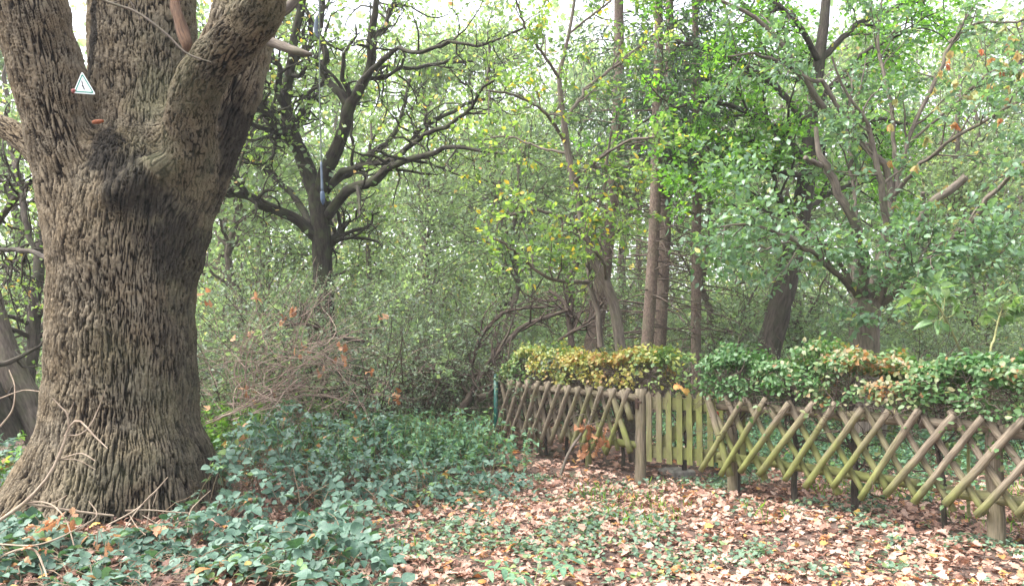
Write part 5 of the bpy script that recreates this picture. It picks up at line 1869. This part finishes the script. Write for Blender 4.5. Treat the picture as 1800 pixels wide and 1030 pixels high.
tag(mb.build('leaf_litter', M_LITTER), kind='stuff')

# low green ground cover in loose patches
xy = ground_pts(5200, -1.4, 6, 4.2, 8.6, lambda x, y: infr(x, y) & (noise2(x * 1.4 + 7, y * 1.4, 111) + .55 * noise2(x * 4.2, y * 4.2, 112) + .25 * rng.normal(size=len(x)) > .42 - .12 * sstep(1.2, 2.6, x)))
n = len(xy)
rep = 6
cx = np.repeat(xy, rep, 0) + rng.normal(0, .045, (n * rep, 2))
p = np.column_stack([cx, gz(cx[:, 0], cx[:, 1]) + U(.02, .085, n * rep)])
mb = MB()
leaves(mb, p, (.025, .055), tpl_oval(.42), norm(rng.normal(size=p.shape) * .35 + [0, 0, 1]), fold=.2, bend=.3)
tag(mb.build('ground_ivy', M_IVY), kind='stuff')
xy = ground_pts(5000, -1, 5.5, 4.2, 8.3, lambda x, y: infr(x, y) & (noise2(x * 1.2 + 3, y * 1.2 + 9, 113) > .22))
p = np.column_stack([xy, gz(xy[:, 0], xy[:, 1])])
mb = MB()
leaves(mb, p, (.05, .13), tpl_diamond(.045), norm(rng.normal(size=p.shape) * [1, 1, .2]), 0, .3, .35, np.tile([0, 0, 1.], (len(p), 1)))
tag(mb.build('grass', M_LIME), kind='stuff')
# twigs and crumbs on the ground
n = 1500
xy = ground_pts(n, -2, 5, 4.2, 9.5, infr)
n = len(xy)
a = U(0, 6.3, n)
L = U(.04, .28, n) ** 1.3
K = 4
tt = np.linspace(-.5, .5, K)[None, :, None]
PT = np.column_stack([xy, gz(xy[:, 0], xy[:, 1]) + U(.01, .04, n)])[:, None] + tt * (L[:, None] * np.column_stack([np.cos(a), np.sin(a), U(-.15, .15, n)]))[:, None]
PT += rng.normal(size=PT.shape) * .006
q = MB()
tubes(q, PT, np.repeat(U(.0015, .005, (n, 1)), K, 1), 4)
tag(q.build('fallen_twigs', M_TWIGD), kind='stuff')

# a seedling at the very front, a flat stone at the gate, one dark log piece
sdl = thing('seedling', 'pale green leafy seedling at the bottom edge in front of the leaf litter', 'plant', G(935, 1045))
c0 = G(935, 1045)
q, mb = MB(), MB()
K = 7
for j in range(6):
    a = (-2.6, -1.9, -.4, .3, 1.2, 3.0)[j]
    t = np.linspace(0, 1, K)[:, None]
    PT = c0 + t * np.array([math.cos(a), math.sin(a), 0]) * .3 + np.column_stack([0 * t, 0 * t, .2 * np.sin(t * 1.9)])
    tubes(q, PT, np.linspace(.003, .0012, K), 5)
    lp = np.repeat(PT[2:], 2, 0)
    sd_ = np.tile([[1.], [-1.]], (K - 2, 1)) * np.array([-math.sin(a), math.cos(a), 0]) + .6 * np.array([math.cos(a), math.sin(a), 0])
    leaves(mb, lp, (.06, .095), tpl_oval_fine(.24), norm(rng.normal(size=lp.shape) * .2 + [0, 0, 1]), fold=.25, bend=.4, direc=4 * sd_)
q.build('stalk', M_STEM, sdl)
mb.build('leaves', M_NETTLE, sdl)
q = MB()
c = G(1190, 832)
a = np.linspace(0, 2 * np.pi, 15)[:-1]
rr = 1 + .14 * rng.normal(size=14)
ring = np.stack([c[0] + .2 * np.cos(a) * rr, c[1] + .15 * np.sin(a) * rr, np.zeros(14)], -1)
lay = [ring + [0, 0, -.05], ring + [0, 0, .035], (ring - c) * .9 + c + [0, 0, .052]]
i = np.arange(42).reshape(3, 14)
Fs = np.concatenate([np.stack([i[k], np.roll(i[k], -1), np.roll(i[k + 1], -1), i[k + 1]], -1) for k in (0, 1)])
q.add(np.vstack(lay), [Fs, i[2:3]])
tag(q.build('flat_stone', plain('mossy_stone', (.2, .185, .16), .9, 0, .3, .5, 14), None, False), 'flat grey stone lying in the leaves in front of the gate', 'stone')

# ------------------------------------------------------------------ thin haze volume, added to lift and pale the background
mb = MB()
box(mb, np.array([0, 44, 15.5]), np.array([75, 0, 0]), np.array([0, 50, 0]), 17.5)
hz = tag(mb.build('haze', None, None, False), kind='stuff')
m = bpy.data.materials.new('haze_air')
m.use_nodes = True
nt = m.node_tree
nt.nodes.remove(nt.nodes['Principled BSDF'])
pv = N_(nt, 'VolumePrincipled')
pv.inputs['Color'].default_value = (.96, .97, 1, 1)
pv.inputs['Density'].default_value = .0012
pv.inputs['Anisotropy'].default_value = .1
nt.links.new(pv.outputs[0], nt.nodes['Material Output'].inputs['Volume'])
hz.data.materials.append(m)
hz.display_type = 'WIRE'
